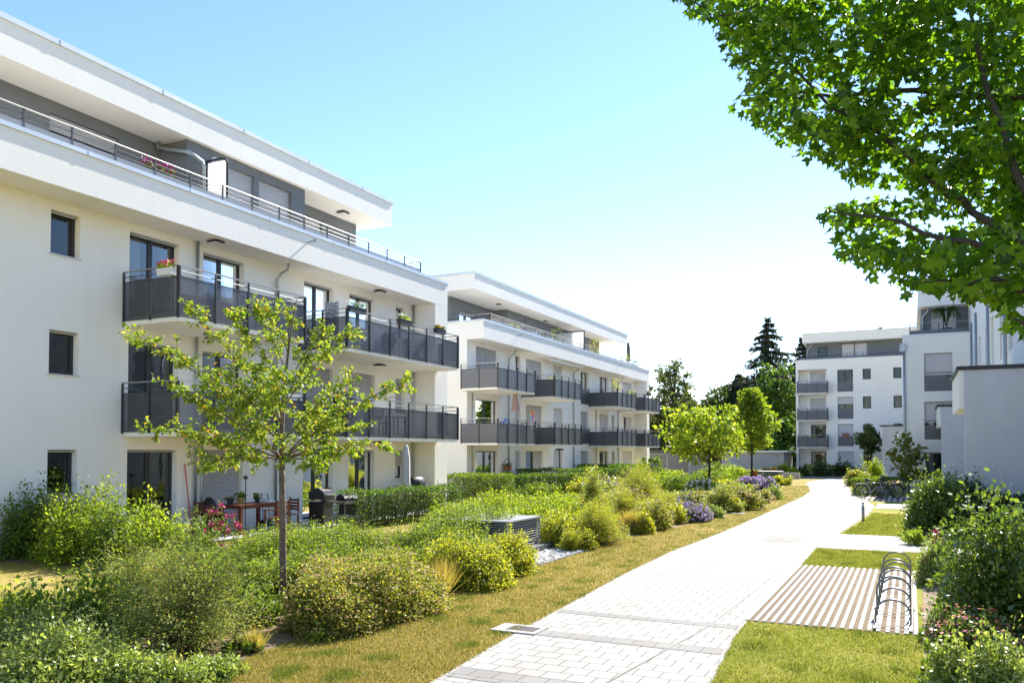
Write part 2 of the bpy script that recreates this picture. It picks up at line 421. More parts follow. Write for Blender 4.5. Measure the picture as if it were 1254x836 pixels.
near_l = (-4.05, 4.0); near_r = (-2.0, 4.0)
path_poly = [near_l] + path_left + path_right + [near_r]
sheet('path', path_poly, 0.012, 'pavers')
sp1 = gl([(999, 670.8), (1027, 653.7), (1130, 655.8), (1128, 670.8)])
sheet('side_path', [sp1[0], sp1[1], (2.2, sp1[1][1]), (2.2, sp1[0][1])], 0.008, 'pavers')
sp2 = gl([(1072, 622.4), (1068, 616)])
sheet('side_path', [(-1.35, sp2[0][1]), (-1.35, sp2[1][1]), (1.4, sp2[1][1]), (1.4, sp2[0][1])], 0.008, 'pavers')
for (pa, pb) in (((527, 812), (527, 826)), ((640, 769.5), (640, 776.5)), ((690, 746.5), (690, 751))):
    y0, y1 = gnd(*pb)[1], gnd(*pa)[1]
    def edge(y, side):
        P = path_left if side < 0 else path_right[::-1]
        for a, b in zip(P, P[1:]):
            if min(a[1], b[1]) <= y <= max(a[1], b[1]): return a[0] + (b[0] - a[0]) * (y - a[1]) / (b[1] - a[1] + 1e-9)
        a, b = P[0], P[1]
        return a[0] + (b[0] - a[0]) * (y - a[1]) / (b[1] - a[1] + 1e-9)
    sheet('paver_band', [(edge(y0, -1) + .05, y0), (edge(y1, -1) + .05, y1), (edge(y1, 1) - .05, y1), (edge(y0, 1) - .05, y0)], 0.016, 'pavers_grey')
q = gl([(930, 662.5), (978, 663), (984, 658.5), (940, 658)])
sheet('paver_band', [(q[0][0], q[0][1]), (q[1][0], q[0][1]), (q[1][0], q[2][1]), (q[0][0], q[2][1])], 0.016, 'pavers_grey')
sheet('path_joint', [(-2.47, 11.0), (-2.45, 11.0), (-2.3, 17.3), (-2.32, 17.3)], .017, 'iron')
sheet('path_joint', [(-2.9, 7.0), (-2.88, 7.0), (-2.45, 11.0), (-2.47, 11.0)], .017, 'iron')
sheet('road', [(-16, 76), (-2.6, 76), (-2.6, 80.5), (-16, 80.5)], 0.02, 'asphalt')
# fresher turf right of the path
fresh = path_right[5:][::1] + [near_r, (6, 4.0), (6, 60.0), (-2.2, 60.0)] + path_right[1:5]
sheet('lawn', fresh, 0.004, 'turf_fresh')
# planting beds (bare soil under the plants)
bed_front = gl([(232, 836), (300, 806), (350, 787), (398, 771), (484, 747), (541, 728), (583, 717), (650, 698), (660, 690), (717, 673), (757, 660), (812, 649), (872, 635), (903, 626), (946, 611), (962, 592), (967, 586.6)])
bed_front = [(bed_front[0][0] + .3, 4.0)] + bed_front
bed_back = [(-16, 60), (-13.5, 45), (-13.2, 36), (-13, 28), (-12.5, 21), (-13.4, 16.5), (-12.6, 13.6), (-11.2, 9.4), (-8.6, 4.0)]
sheet('soil_bed', bed_front + bed_back, 0.006, 'soil')
bed_right = [(.12, 4.0), (.12, 12), (.2, 18.0), (.35, 22), (.5, 28), (1.3, 34), (6, 34), (6, 4.0)]
sheet('soil_bed', bed_right, 0.0055, 'soil')
sheet('soil_bed', [(-20.5, 11.5), (-17.0, 11.0), (-13.6, 14.6), (-13.6, 16.6), (-18.2, 14.0)], 0.007, 'soil')
sheet('terrace_paving', [(-18.2, 13.9), (-16.1, 13.9), (-16.1, 28.1), (-18.2, 28.1)], 0.06, 'concrete')
sheet('terrace_paving', [(-21.1, 37.8), (-19.0, 37.8), (-19.0, 68), (-21.1, 68)], 0.05, 'concrete')
sheet('soil_bed', [(-14, 82), (-3, 82), (-3, 91.5), (-14, 91.5)], 0.008, 'soil')

# ------------------------------------------------------------------ facade kit
def mapX(W, s=1): return lambda u, v, w: (W + s * v, u, w)
def mapY(Y): return lambda u, v, w: (u, Y - v, w)
def wall_face(mb, u0, u1, w0, w1, ops, rv=0.2, v=0.0):
    us = sorted({u0, u1, *[min(max(c, u0), u1) for o in ops for c in o[:2]]}); ws = sorted({w0, w1, *[min(max(c, w0), w1) for o in ops for c in o[2:4]]})
    for a, b in zip(us, us[1:]):
        for c, d in zip(ws, ws[1:]):
            mu, mw = (a + b) / 2, (c + d) / 2
            if any(o[0] < mu < o[1] and o[2] < mw < o[3] for o in ops): continue
            mb.quad((a, v, c), (b, v, c), (b, v, d), (a, v, d))
    for o in ops:
        a, b, c, d = o[:4]
        for e in ((a, a, c, d), (b, b, c, d)): mb.quad((e[0], v, c), (e[0], v - rv, c), (e[0], v - rv, d), (e[0], v, d))
        for e in (c, d): mb.quad((a, v, e), (b, v, e), (b, v - rv, e), (a, v - rv, e))
def rooms(mb, ops, rv=0.2, dep=1.2, v=0.0):
    for o in ops:
        a, b, c, d = o[0] - .3, o[1] + .3, o[2] - .02, o[3] + .15
        p, q = v - rv - .08, v - rv - dep
        mb.quad((a, q, c), (b, q, c), (b, q, d), (a, q, d))
        for e in (a, b): mb.quad((e, p, c), (e, q, c), (e, q, d), (e, p, d))
        for e in (c, d): mb.quad((a, p, e), (b, p, e), (b, q, e), (a, q, e))
def window(par, T, o, shut=0.0, curt=None, n=1, rv=0.2, sill=None, v=0.0, cols='shutter', f=0.075):
    """o=(u0,u1,w0,w1); shut = closed share of the roller shutter, or a list of shares for the leaves"""
    a, b, c, d = o[:4]; v -= rv
    mb = MB(T)
    mb.box(a, a + f, v - .07, v, c, d).box(b - f, b, v - .07, v, c, d).box(a + f, b - f, v - .07, v, d - f, d).box(a + f, b - f, v - .07, v, c, c + f)
    for i in range(1, n):
        m = a + (b - a) * i / n
        mb.box(m - .06, m + .06, v - .07, v + .012, c + f, d - f)
    w = mb.build('window', 'frame', par)
    MB(T).box(a + f, b - f, v - .045, v - .03, c + f, d - f).build('pane', 'glass', w)
    shs = shut if isinstance(shut, (list, tuple)) else [shut]
    for i, s in enumerate(shs):
        if s > 0:
            k = len(shs); ua = a + .012 + (b - a - .024) * i / k + (.03 if i else 0); ub = a + .012 + (b - a - .024) * (i + 1) / k - (.03 if i < k - 1 else 0)
            MB(T).box(ua, ub, v + .03, v + .055, d - .01 - (d - c - .02) * s, d - .01).build('roller_shutter', cols, w)
    if sum(shs) < len(shs):
        MB(T).box(a + .01, b - .01, v + .06, v + .10, d - .06, d - .015).build('shutter_box', 'shutter', w)
    if curt:
        mb = MB(T); col = 'curtain_red' if curt == 'red' else 'curtain'
        for (s0, s1) in {'l': [(0, .42)], 'r': [(.58, 1)], 'lr': [(0, .3), (.7, 1)], 'full': [(0, 1)], 'red': [(.1, .35)]}[curt]:
            p0, p1 = a + (b - a) * s0, a + (b - a) * s1; k = max(6, int((p1 - p0) / .05))
            for i in range(k):
                x0, x1 = p0 + (p1 - p0) * i / k, p0 + (p1 - p0) * (i + 1) / k
                z0, z1 = .03 * sin(i * 1.9), .03 * sin((i + 1) * 1.9)
                mb.quad((x0, v - .22 + z0, c + .03), (x1, v - .22 + z1, c + .03), (x1, v - .22 + z1, d), (x0, v - .22 + z0, d))
        mb.build('curtain', col, w)
    if sill is None: sill = (c > 1 and (c % 2.85) > 0.4 and d - c < 1.7)
    if sill: MB(T).box(a - .04, b + .04, v + .002, v + rv + .045, c - .028, c - .004).build('sill', 'coping', w)
    return w
def balcony(par, T, u0, u1, v1, w0, pmat='panel', ends=(True, True), bays=5, ebays=2, wide_end=False):
    sl = MB(T).box(u0 + .02, u1 - .02, .004, v1 - .03, w0, w0 + .2).build('balcony', 'stucco', par)
    zb, zt, zr = w0 + .11, w0 + 1.10, w0 + 1.37
    def side(pt, a, b, nb):
        mb = MB(T); hr = MB(T)
        for i in range(nb + 1):
            t = a + (b - a) * i / nb
            x, y = pt(t, 0.012)
            mb.box(x - .022, x + .022, y - .022, y + .022, zb - .03, zr - .01)
        p, q = pt(a, 0), pt(b, 0)
        mb.tube([(*p, zr - .13), (*q, zr - .13)], .011, 6)
        mb.box(min(p[0], q[0]) - .012, max(p[0], q[0]) + .012, min(p[1], q[1]) - .012, max(p[1], q[1]) + .012, zt - .01, zt + .018)
        mb.build('balustrade', 'rail_dark', sl)
        hr.box(min(p[0], q[0]) - .022, max(p[0], q[0]) + .022, min(p[1], q[1]) - .022, max(p[1], q[1]) + .022, zr - .008, zr + .022).build('handrail', 'steel', sl)
        for i in range(nb):
            c0, c1 = pt(a + (b - a) * i / nb, -.004), pt(a + (b - a) * (i + 1) / nb, -.004)
            MB(T).box(min(c0[0], c1[0]) + (.006 if c0[1] != c1[1] else .03) - (.012 if c0[1] != c1[1] else 0), max(c0[0], c1[0]) - (.03 if c0[1] == c1[1] else -.006),
                      min(c0[1], c1[1]) - (.006 if c0[1] == c1[1] else -.03), max(c0[1], c1[1]) + (.006 if c0[1] == c1[1] else -.03), zb, zt - .012).build('infill_panel', pmat, sl)
    side(lambda t, k: (t, v1 + k), u0, u1, bays)
    if ends[0]: side(lambda t, k: (u0 - k, t), .03, v1 - .04, ebays)
    if ends[1]: side(lambda t, k: (u1 + k, t), .03, v1 - .04, ebays)
    return sl
def railing(par, T, pts, w0, w1, step=1.2, name='terrace_railing', low='panel_frost', cables=2):
    """pts: polyline (u,v) of the railing line"""
    mb = MB(T); hr = MB(T); lo = MB(T)
    for (a, b) in zip(pts, pts[1:]):
        a = np.array(a, float); b = np.array(b, float); Ln = np.linalg.norm(b - a); k = max(1, round(Ln / step))
        for i in range(k + 1):
            q = a + (b - a) * i / k
            mb.box(q[0] - .022, q[0] + .022, q[1] - .012, q[1] + .012, w0, w1 - .008)
        for j in range(cables):
            z = w0 + (w1 - w0) * (.50 + .25 * j)
            mb.tube([(*a, z), (*b, z)], .010, 5)
        hr.tube([(*a, w1), (*b, w1)], .019, 8)
        d = (b - a) / Ln; nrm = np.array([-d[1], d[0]]) * .006
        p = [a + nrm, b + nrm, b - nrm, a - nrm]
        lo.prism([tuple(x) for x in p], w0 + .01, w0 + (w1 - w0) * .40)
    r = mb.build(name, 'rail_dark', par)
    hr.build('handrail', 'steel', r); lo.build('glass_strip', low, r)
    return r
def coping(par, T, segs, mat='coping', h=.10, over=.045, seam=3.0, name='coping'):
    mb = MB(T)
    for (u0, u1, v0, v1, w) in segs:
        mb.box(u0, u1, v0, v1, w, w + h)
        if seam and u1 - u0 > 4:
            u = u0 + 1.6
            while u < u1 - .5:
                mb.box(u, u + .07, v1 - .02, v1 + .006, w - .004, w + h + .006); u += seam
    return mb.build(name, mat, par)
def downpipe(par, T, pts, r=.045): return MB(T).tube(pts, r, 10).build('downpipe', 'zinc', par, smooth=True)
def ceil_lamp(par, T, u, v, w, r=.17):
    o = MB(T).box(u - r, u + r, v - r, v + r, w - .075, w - .03).box(u - .1, u + .1, v - .1, v + .1, w - .03, w - .001).build('ceiling_lamp', 'frame', par)
    MB(T).box(u - r + .03, u + r - .03, v - r + .03, v + r - .03, w - .085, w - .0752).build('lamp_shade', 'lamp_glass', o)

# ------------------------------------------------------------------ block one (near left)
T1 = mapX(-18.2)
B1 = thing('apartment_building', 'white four storey apartment block with dark balconies filling the left side of the photo', 'building', (-18.2, 16, 0))
doors1 = [(14.62, 16.22), (17.08, 18.68), (21.42, 22.98), (23.88, 25.46)]
lv = [(0.08, 2.40), (2.93, 5.24), (5.78, 8.09)]
ops = []
for lvl, (c, d) in enumerate(lv):
    for u in (8.2, 12.45): ops.append((u, u + .76, [1.36, 4.2, 7.05][lvl], d, 'small', lvl))
    for i, (a, b) in enumerate(doors1): ops.append((a, b, c, d, 'door%d' % i, lvl))
    ops.append((26.85, 27.48, [1.32, 3.9, 6.62][lvl], d, 'slim', lvl))
mb = MB(T1)
wall_face(mb, 2, 28.1, 0, 8.32, ops)
mb.box(28.1, 29.07, -11, 1.05, 0, 8.32)                 # end pier with the gable wall
mb.quad((2, 0, 0), (2, -11, 0), (2, -11, 8.32), (2, 0, 8.32))
mb.quad((2, -11, 0), (29.07, -11, 0), (29.07, -11, 8.32), (2, -11, 8.32))
mb.build('wall', 'stucco', B1)
MB(T1).box(2, 29.07, -11, 1.052, 8.321, 9.0).box(2, 29.07, .80, 1.052, 9.0, 9.24).box(28.82, 29.07, -11, .80, 9.0, 9.24).build('terrace_parapet', 'stucco', B1)
coping(B1, T1, [(2, 29.1, .76, 1.095, 9.24), (28.8, 29.1, -11, .76, 9.24)])
rm = MB(T1); rooms(rm, ops); 
SH1 = {('door1', 0): 1.0, ('door2', 1): 1.0, ('door3', 1): 1.0, ('slim', 1): 1.0, ('slim', 0): .58, ('door1', 1): 0.0}
CU1 = {('door0', 2): 'l', ('door1', 2): 'full', ('door2', 2): 'full', ('door3', 2): 'full', ('door2', 0): 'lr', ('door3', 0): 'lr', ('small', 2): None, ('door0', 1): None}
for o in ops:
    k = (o[4], o[5])
    window(B1, T1, o, SH1.get(k, 0), CU1.get(k), 2 if 'door' in o[4] else 1)
# set back top floor
pops = [(9.0, 11.9, 9.1, 10.93, 'sh', 1.0), (13.2, 15.2, 9.1, 10.9, 'gl', .22)]
fops = [(17.75, 19.25, 9.1, 10.95, 'sh', 1.0), (19.45, 20.95, 9.1, 10.95, 'sh', 1.0)]
rops = [(22.8, 23.8, 9.1, 10.85, 'sh', .7)]
Tb = mapX(-19.4); Tf = mapX(-18.36)
mb = MB(Tb); wall_face(mb, 2, 16.6, 9.0, 11.22, pops, .16); wall_face(mb, 21.62, 25.85, 9.0, 11.22, rops, .16)
mb.quad((25.85, 0, 9), (25.85, -9, 9), (25.85, -9, 11.22), (25.85, 0, 11.22))
mb.T = Tf; wall_face(mb, 16.6, 21.62, 9.0, 11.22, fops, .16)
for u in (16.6, 21.62): mb.quad((u, 0, 9), (u, -1.04, 9), (u, -1.04, 11.22), (u, 0, 11.22))
mb.build('top_floor_wall', 'stucco_grey', B1)
for o in pops: rooms(rm, [(*o[:4],)], .16, v=-1.2); window(B1, Tb, o, o[5], None, 2, .16, sill=False)
for o in fops: rooms(rm, [(*o[:4],)], .16, .8, v=-.16); window(B1, Tf, o, o[5], None, 1, .16, sill=False)
for o in rops: rooms(rm, [(*o[:4],)], .16, v=-1.2); window(B1, Tb, o, o[5], None, 1, .16, sill=False)
rm.build('interior', 'interior', B1)
MB(T1).box(2, 26.58, -10, 0, 11.221, 12.06).build('roof', 'stucco', B1)
coping(B1, T1, [(2, 26.62, -.4, .045, 12.06), (26.3, 26.62, -10, -.4, 12.06)], h=.13)
railing(B1, T1, [(2, .86), (27.3, .86), (27.3, -3)], 9.34, 9.86, 1.15)
for (a, b, w0) in ((14.45, 19.13, 5.59), (14.45, 19.13, 2.74), (21.17, 28.3, 5.59), (21.17, 28.3, 2.74)):
    balcony(B1, T1, a, b, 2.0, w0, bays=4 if a < 20 else 6)
downpipe(B1, T1, [(16.79, .09, .1), (16.79, .09, 8.32)])
downpipe(B1, T1, [(17.0, .10, .1), (17.0, .10, 2.74)], .03)
downpipe(B1, T1, [(20.03, .09, .1), (20.03, .09, 7.85), (20.06, .2, 8.02), (20.1, .45, 8.15), (20.1, .5, 8.32)])
downpipe(B1, T1, [(27.98, .10, .1), (27.98, .10, 8.32)])
downpipe(B1, Tb, [(16.4, .12, 11.22), (16.4, .12, 11.05), (16.45, .4, 10.97), (16.5, 1.15, 10.80), (16.62, 1.25, 10.74), (16.95, 1.25, 10.65), (17.02, 1.25, 10.52), (17.02, 1.25, 9.1)], .06)
for (u, w0) in ((16.95, 8.32), (24.9, 8.32), (24.9, 5.59), (24.9, 2.74), (16.9, 5.59), (16.9, 2.74)): ceil_lamp(B1, T1, u, .62, w0)
ceil_lamp(B1, Tb, 24.2, .65, 11.22)
MB(T1).tube([(20.35, 1.05, 9.0), (20.35, 1.32, 9.03)], .03, 8).box(20.31, 20.39, 1.3, 1.42, 8.99, 9.07).build('rain_spout', 'zinc', B1)

# ------------------------------------------------------------------ block two (behind it)
T2 = mapX(-21.1)
B2 = thing('apartment_building', 'white four storey apartment block further along, left of the tall thin tree', 'building', (-21.1, 52, 0))
cols2 = [(38.8, 41.45), (43.7, 44.4), (45.2, 47.8), (49.5, 51.1), (54.45, 56.0), (58.35, 60.4), (61.2, 61.9), (63.85, 66.4)]
ST = [[0, 1, [0, 1], 1, 1, 0, 0, 1], [0, 1, [1, .5], 1, [1], 1, 0, [0, 1]], [[1, 1], 0, [1, 1], 1, 0, 0, 0, [.85, .7]]]
CT = [['lr', None, None, None, None, 'r', None, None], ['lr', None, None, None, None, 'red', None, None], [None, None, None, None, 'lr', 'lr', None, None]]
ops = [(a, b, c, d, i, l) for l, (c, d) in enumerate(lv) for i, (a, b) in enumerate(cols2)]
mb = MB(T2)
wall_face(mb, 37.8, 67.35, 0, 8.32, ops)
mb.box(67.35, 68.1, -11, 1.0, 0, 8.32)
mb.quad((37.8, 0, 0), (37.8, -11, 0), (37.8, -11, 8.32), (37.8, 0, 8.32))
mb.build('wall', 'stucco', B2)
MB(T2).box(37.8, 68.1, -11, 1.0, 8.321, 9.0).box(37.8, 68.1, .75, 1.0, 9.0, 9.24).box(37.8, 38.05, -11, .75, 9.0, 9.24).box(67.85, 68.1, -11, .75, 9.0, 9.24).build('terrace_parapet', 'stucco', B2)
coping(B2, T2, [(37.76, 68.13, .71, 1.04, 9.24), (37.76, 38.09, -11, .71, 9.24)])
rm = MB(T2); rooms(rm, ops)
for o in ops: window(B2, T2, o, ST[o[5]][o[4]], CT[o[5]][o[4]], 2 if o[1] - o[0] > 1.2 else 1, cols='shutter_light' if o[4] % 2 else 'shutter')
Tb = mapX(-23.5); Tf = mapX(-22.5)
o1 = [(41.2, 43.2, 9.1, 10.6)]; o2 = [(47.6, 48.5, 9.1, 10.7), (49.6, 51.4, 9.1, 10.6), (52.5, 54.0, 9.1, 10.6), (57.2, 58.6, 9.1, 10.6), (59.6, 61, 9.1, 10.6)]
mb = MB(Tb); wall_face(mb, 40.1, 45.5, 9, 11.22, o1, .16); mb.quad((40.1, 0, 9), (40.1, -7, 9), (40.1, -7, 11.22), (40.1, 0, 11.22))
mb.T = Tf; wall_face(mb, 45.5, 62.2, 9, 11.22, o2, .16)
for u in (45.5, 62.2): mb.quad((u, 0, 9), (u, -1.0 if u < 50 else -7, 9), (u, -1.0 if u < 50 else -7, 11.22), (u, 0, 11.22))
mb.build('top_floor_wall', 'stucco_grey', B2)
rooms(rm, o1, .16, v=-2.4); rooms(rm, o2, .16, v=-1.4); rm.build('interior', 'interior', B2)
for o in o1: window(B2, Tb, o, .12, None, 2, .16, sill=False)
for o in o2: window(B2, Tf, o, .1, None, 2, .16, sill=False)
MB(T2).box(38.84, 65.6, -9, -.1, 11.221, 12.06).build('roof', 'stucco', B2)
coping(B2, T2, [(38.8, 65.64, -.5, -.06, 12.06), (38.8, 39.2, -9, -.5, 12.06)], h=.13)
railing(B2, T2, [(39.2, -6), (39.2, .65), (66.2, .65), (66.2, -3)], 9.34, 9.86, 1.5)
for (a, b, nb) in ((37.13, 41.75, 4), (44.55, 48.87, 4), (56.1, 60.5, 4), (62.75, 67.1, 4)):
    for w0 in (5.55, 2.70): balcony(B2, T2, a, b, 2.2, w0, 'panel_dense', bays=nb)
for w0 in (2.93, 5.78):
    p = MB(T2).box(54.47, 55.98, .01, .03, w0, w0 + 1.0).build('french_balcony', 'panel_dense', B2)
    MB(T2).box(54.45, 56.0, .008, .04, w0 + 1.08, w0 + 1.11).build('handrail', 'rail_dark', p)
for u in (42.7, 52.9, 62.55): downpipe(B2, T2, [(u, .08, .1), (u, .08, 7.8), (u + .25, .3, 8.1), (u + .3, .4, 8.32)])
for u in (38.3, 57.4): downpipe(B2, T2, [(u, .08, .1), (u, .08, 5.5)], .035)
MB(T2).box(47.4, 53.0, .55, .75, 8.12, 8.31).build('awning_case', 'white_plastic', B2)
for u in (43.5, 50.5, 57.5): ceil_lamp(B2, T2, u, -1.0, 11.22, .12)
for u in (42, 60): MB(T2).tube([(u, 1.0, 9.0), (u, 1.3, 9.03)], .03, 8).build('rain_spout', 'zinc', B2)

# ------------------------------------------------------------------ far block at the end of the path
TF = mapY(92.0)
BF = thing('apartment_building', 'far white apartment block facing the end of the path, beside the dark conifers', 'building', (-5, 92, 0))
lvF = [(0.08, 2.40), (2.95, 5.25), (5.80, 8.10), (8.65, 10.98)]
ops = []
for l, (c, d) in enumerate(lvF):
    ops.append((-6.82, -5.3, c, d, 'french', l))
    ops.append((-4.37, -3.59, [.75, 3.95, 6.85, 9.87][l], d, 'small', l)); ops.append((-1.49, -.73, [.75, 3.95, 6.85, 9.87][l], d, 'small', l))
mb = MB(TF); wall_face(mb, -7.87, 4, 0, 12.1, ops)
lops = [(-9.62, -8.1, c, d, 'loggia', l) for l, (c, d) in enumerate(lvF)]
lg = MB(mapY(93.2)); wall_face(lg, -10.75, -7.87, 0, 11.1, lops); mb.v += lg.v; off = len(mb.v) - len(lg.v); mb.f += [tuple(off + i for i in f) for f in lg.f]
mb.quad((-7.87, 0, 0), (-7.87, -1.2, 0), (-7.87, -1.2, 11.1), (-7.87, 0, 11.1))
mb.quad((-10.75, -1.2, 0), (-10.75, -11, 0), (-10.75, -11, 11.1), (-10.75, -1.2, 11.1))
mb.box(-10.98, -10.75, -1.4, 0, 0, 11.1)
mb.build('wall', 'stucco', BF)
MB(TF).box(-10.98, -7.87, -11, 0.002, 11.101, 12.1).box(-10.75, 4, -11, -.002, 11.7, 12.0).build('terrace_parapet', 'stucco', BF)
coping(BF, TF, [(-11.02, 4, -.3, .04, 12.1)], h=.07, seam=0)
rm = MB(TF); rooms(rm, ops); rooms(rm, lops, v=-1.2); 
SF = {('french', 0): 1, ('french', 1): .62, ('french', 2): .32, ('french', 3): 0, ('loggia', 3): 1, ('loggia', 2): 1}
for o in ops + lops:
    lo = o[4] == 'loggia'
    w_ = window(BF, mapY(93.2) if lo else TF, o, SF.get((o[4], o[5]), 0), ('lr' if o[4] == 'loggia' and o[5] < 2 else None), 2 if o[4] != 'small' else 1, cols='shutter_light', f=.11)
    if o[4] == 'french' and o[5] > 0: MB(TF).box(o[0] + .02, o[1] - .02, .01, .035, o[2], o[2] + 1.0).build('french_balcony', 'panel_dense', BF)
for w0 in (2.75, 5.60, 8.45): balcony(BF, TF, -10.75, -7.87 + .1, .75, w0, 'panel_dense', bays=3, ebays=1)
mb = MB(mapY(94.2)); tops = [(-8.95, -7.9, 12.1, 13.85), (-6.5, -5.3, 12.05, 13.9), (-5.2, -4.0, 12.05, 13.9)]
wall_face(mb, -10.1, 4, 11.9, 14.1, tops, .15); mb.quad((-10.1, 0, 11.9), (-10.1, -8, 11.9), (-10.1, -8, 14.1), (-10.1, 0, 14.1)); mb.build('top_floor_wall', 'stucco_grey', BF)
rooms(rm, tops, .15, v=-2.2); rm.build('interior', 'interior', BF)
for i, o in enumerate(tops): window(BF, mapY(94.2), o, 0 if i == 0 else 1, None, 1, .15, sill=False, cols='shutter_light', f=.11)
MB(TF).box(-10.4, 4, -10, -1.0, 14.1, 15.05).build('roof', 'stucco', BF)
coping(BF, TF, [(-10.44, 4, -1.4, -.96, 15.05)], h=.08, seam=0)
rf = MB(TF)
for (u, r, h) in ((-3.0, .12, .35), (-2.7, .2, .45), (-9, .1, .2), (-5.3, .12, .2)): rf.lathe((u, -3, 15.1), [(r * .6, 0), (r * .6, h * .7), (r, h * .72), (r, h)], 8)
rf.build('roof_vent', 'roof_dark', BF)
railing(BF, TF, [(-10.6, -6), (-10.6, -.3), (2, -.3)], 12.17, 12.72, 1.6, low='panel_dense')
downpipe(BF, mapY(94.2), [(-9.4, .6, 14.1), (-9.5, .5, 13.9), (-10.0, .15, 13.4), (-10.0, .15, 12.1)], .06)
MB(TF).box(-7.4, -3.4, .9, 1.1, 0, .62).build('planter_wall', 'coping_dark', BF)

# ------------------------------------------------------------------ right hand block: gable wall and long side facade
TG = mapY(53.7)
BG = thing('apartment_building', 'white apartment block behind the bicycles with tall half shuttered windows', 'building', (3, 53.7, 0))
ops = [(.78, 2.25, 5.9, 8.12, 'w', .58), (.76, 2.25, 3.08, 5.28, 'w', .55), (.78, 2.25, .08, 2.32, 'd', 0)]
mb = MB(TG); wall_face(mb, -.35, 3.2, 0, 9.2, ops)
mb.quad((-.35, 0, 0), (-.35, -20, 0), (-.35, -20, 9.2), (-.35, 0, 9.2))
TH = mapX(3.2, -1)
hop = [(y, y + w_, c, d) for (y, w_) in ((50.3, 1.0), (46.5, 1.3), (43.2, .7), (39.5, 1.3), (36.2, .8), (32.6, 1.3)) for (c, d) in ((3.0, 5.2), (5.9, 8.1))]
lg = MB(TH); wall_face(lg, 20, 53.7, 0, 9.6, hop); off = len(mb.v); mb.v += lg.v; mb.f += [tuple(off + i for i in f) for f in lg.f]
mb.T = None; mb.quad((3.2, 20, 0), (12, 20, 0), (12, 20, 9.6), (3.2, 20, 9.6)).quad((12, 20, 0), (12, 72, 0), (12, 72, 9.6), (12, 20, 9.6))
mb.build('wall', 'stucco', BG)
MB(TG).box(-.36, 3.2, -18, -.002, 8.9, 9.2).build('terrace_slab', 'stucco', BG)
coping(BG, TG, [(-.4, 3.19, -.3, .04, 9.2)], h=.08, seam=0)
rm = MB(TG); rooms(rm, ops); rm.T = TH; rooms(rm, hop)
for o in ops:
    window(BG, TG, o, o[5], 'lr' if o[4] == 'd' else None, 1, cols='shutter_light')
    if o[4] == 'w':
        p = MB(TG).box(o[0] + .02, o[1] - .02, .01, .035, o[2] + .02, o[2] + .82).build('french_balcony', 'panel_dense', BG)
        MB(TG).tube([(o[0] + .02, .02, o[2] + 1.08), (o[1] - .02, .02, o[2] + 1.08)], .018, 6).build('handrail', 'rail_dark', p)
for i, o in enumerate(hop): window(BG, TH, o, [1, 0, .4, 1][i % 4], None, 1)
for u in (52.3, 48.8, 41.6, 34.5): downpipe(BG, TH, [(u, .07, .1), (u, .07, 9.6)], .06)
downpipe(BG, TG, [(-.28, .07, .1), (-.28, .07, 8.3)], .06)
MB(TG).box(-.5, -.2, .02, .25, 8.3, 8.75).build('rain_hopper', 'zinc', BG)
mb = MB(mapY(56.0)); gops = [(1.2, 2.6, 9.3, 10.9)]
wall_face(mb, .7, 3.2, 9.2, 11.1, gops, .15); mb.quad((.7, 0, 9.2), (.7, -14, 9.2), (.7, -14, 11.1), (.7, 0, 11.1)); mb.build('top_floor_wall', 'stucco_grey', BG)
window(BG, mapY(56.0), gops[0], [1, 1], None, 2, .15, sill=False, cols='shutter_light'); rooms(rm, gops, .15, v=-2.3); rm.build('interior', 'interior', BG)
MB().box(.52, 12, 55.0, 72, 11.1, 12.1).box(3.215, 12, 20, 57.5, 9.601, 12.4).build('roof', 'stucco', BG)
railing(BG, TG, [(.05, -9), (.05, -.3), (3.1, -.3)], 9.28, 9.95, 1.4, low='panel_dense')
downpipe(BG, mapY(56.0), [(1.1, .5, 11.1), (1.05, .4, 10.9), (.78, .1, 10.6), (.78, .1, 9.3)], .06)

# ------------------------------------------------------------------ entrance porches of the right hand row
def porch(label, X, Y, dep, Hh, wide):
    t = thing('entrance_porch', label, 'porch', (X, Y, 0), 'grey entrance porches along the right side')
    mb = MB(); mb.box(X, X + wide, Y, Y + .22, 0, Hh - .12); mb.box(X + 1.3, X + wide, Y + .22, Y + dep, 0, Hh - .12); mb.build('wall', 'stucco_cool', t)
    MB().box(X - .13, X + 1.3, Y + .22, Y + dep, 3.68, Hh - .121).box(X - .13, X - .001, Y + .02, Y + .22, 3.68, Hh - .121).build('canopy', 'stucco', t)
    MB().box(X - .2, X + wide + .05, Y - .06, Y + dep + .05, Hh - .12, Hh).build('coping', 'coping_dark', t, bevel=.012)
porch('nearest grey entrance porch, large plain wall at the right edge', 1.5, 28.5, 4.6, 4.97, 7)
porch('middle grey entrance porch between the white block and the nearest porch', 1.5, 49.7, 3.6, 4.9, 1.68)
porch('farthest small grey entrance porch left of the white round lamp', -2.4, 85, 6.7, 4.88, 6.0)

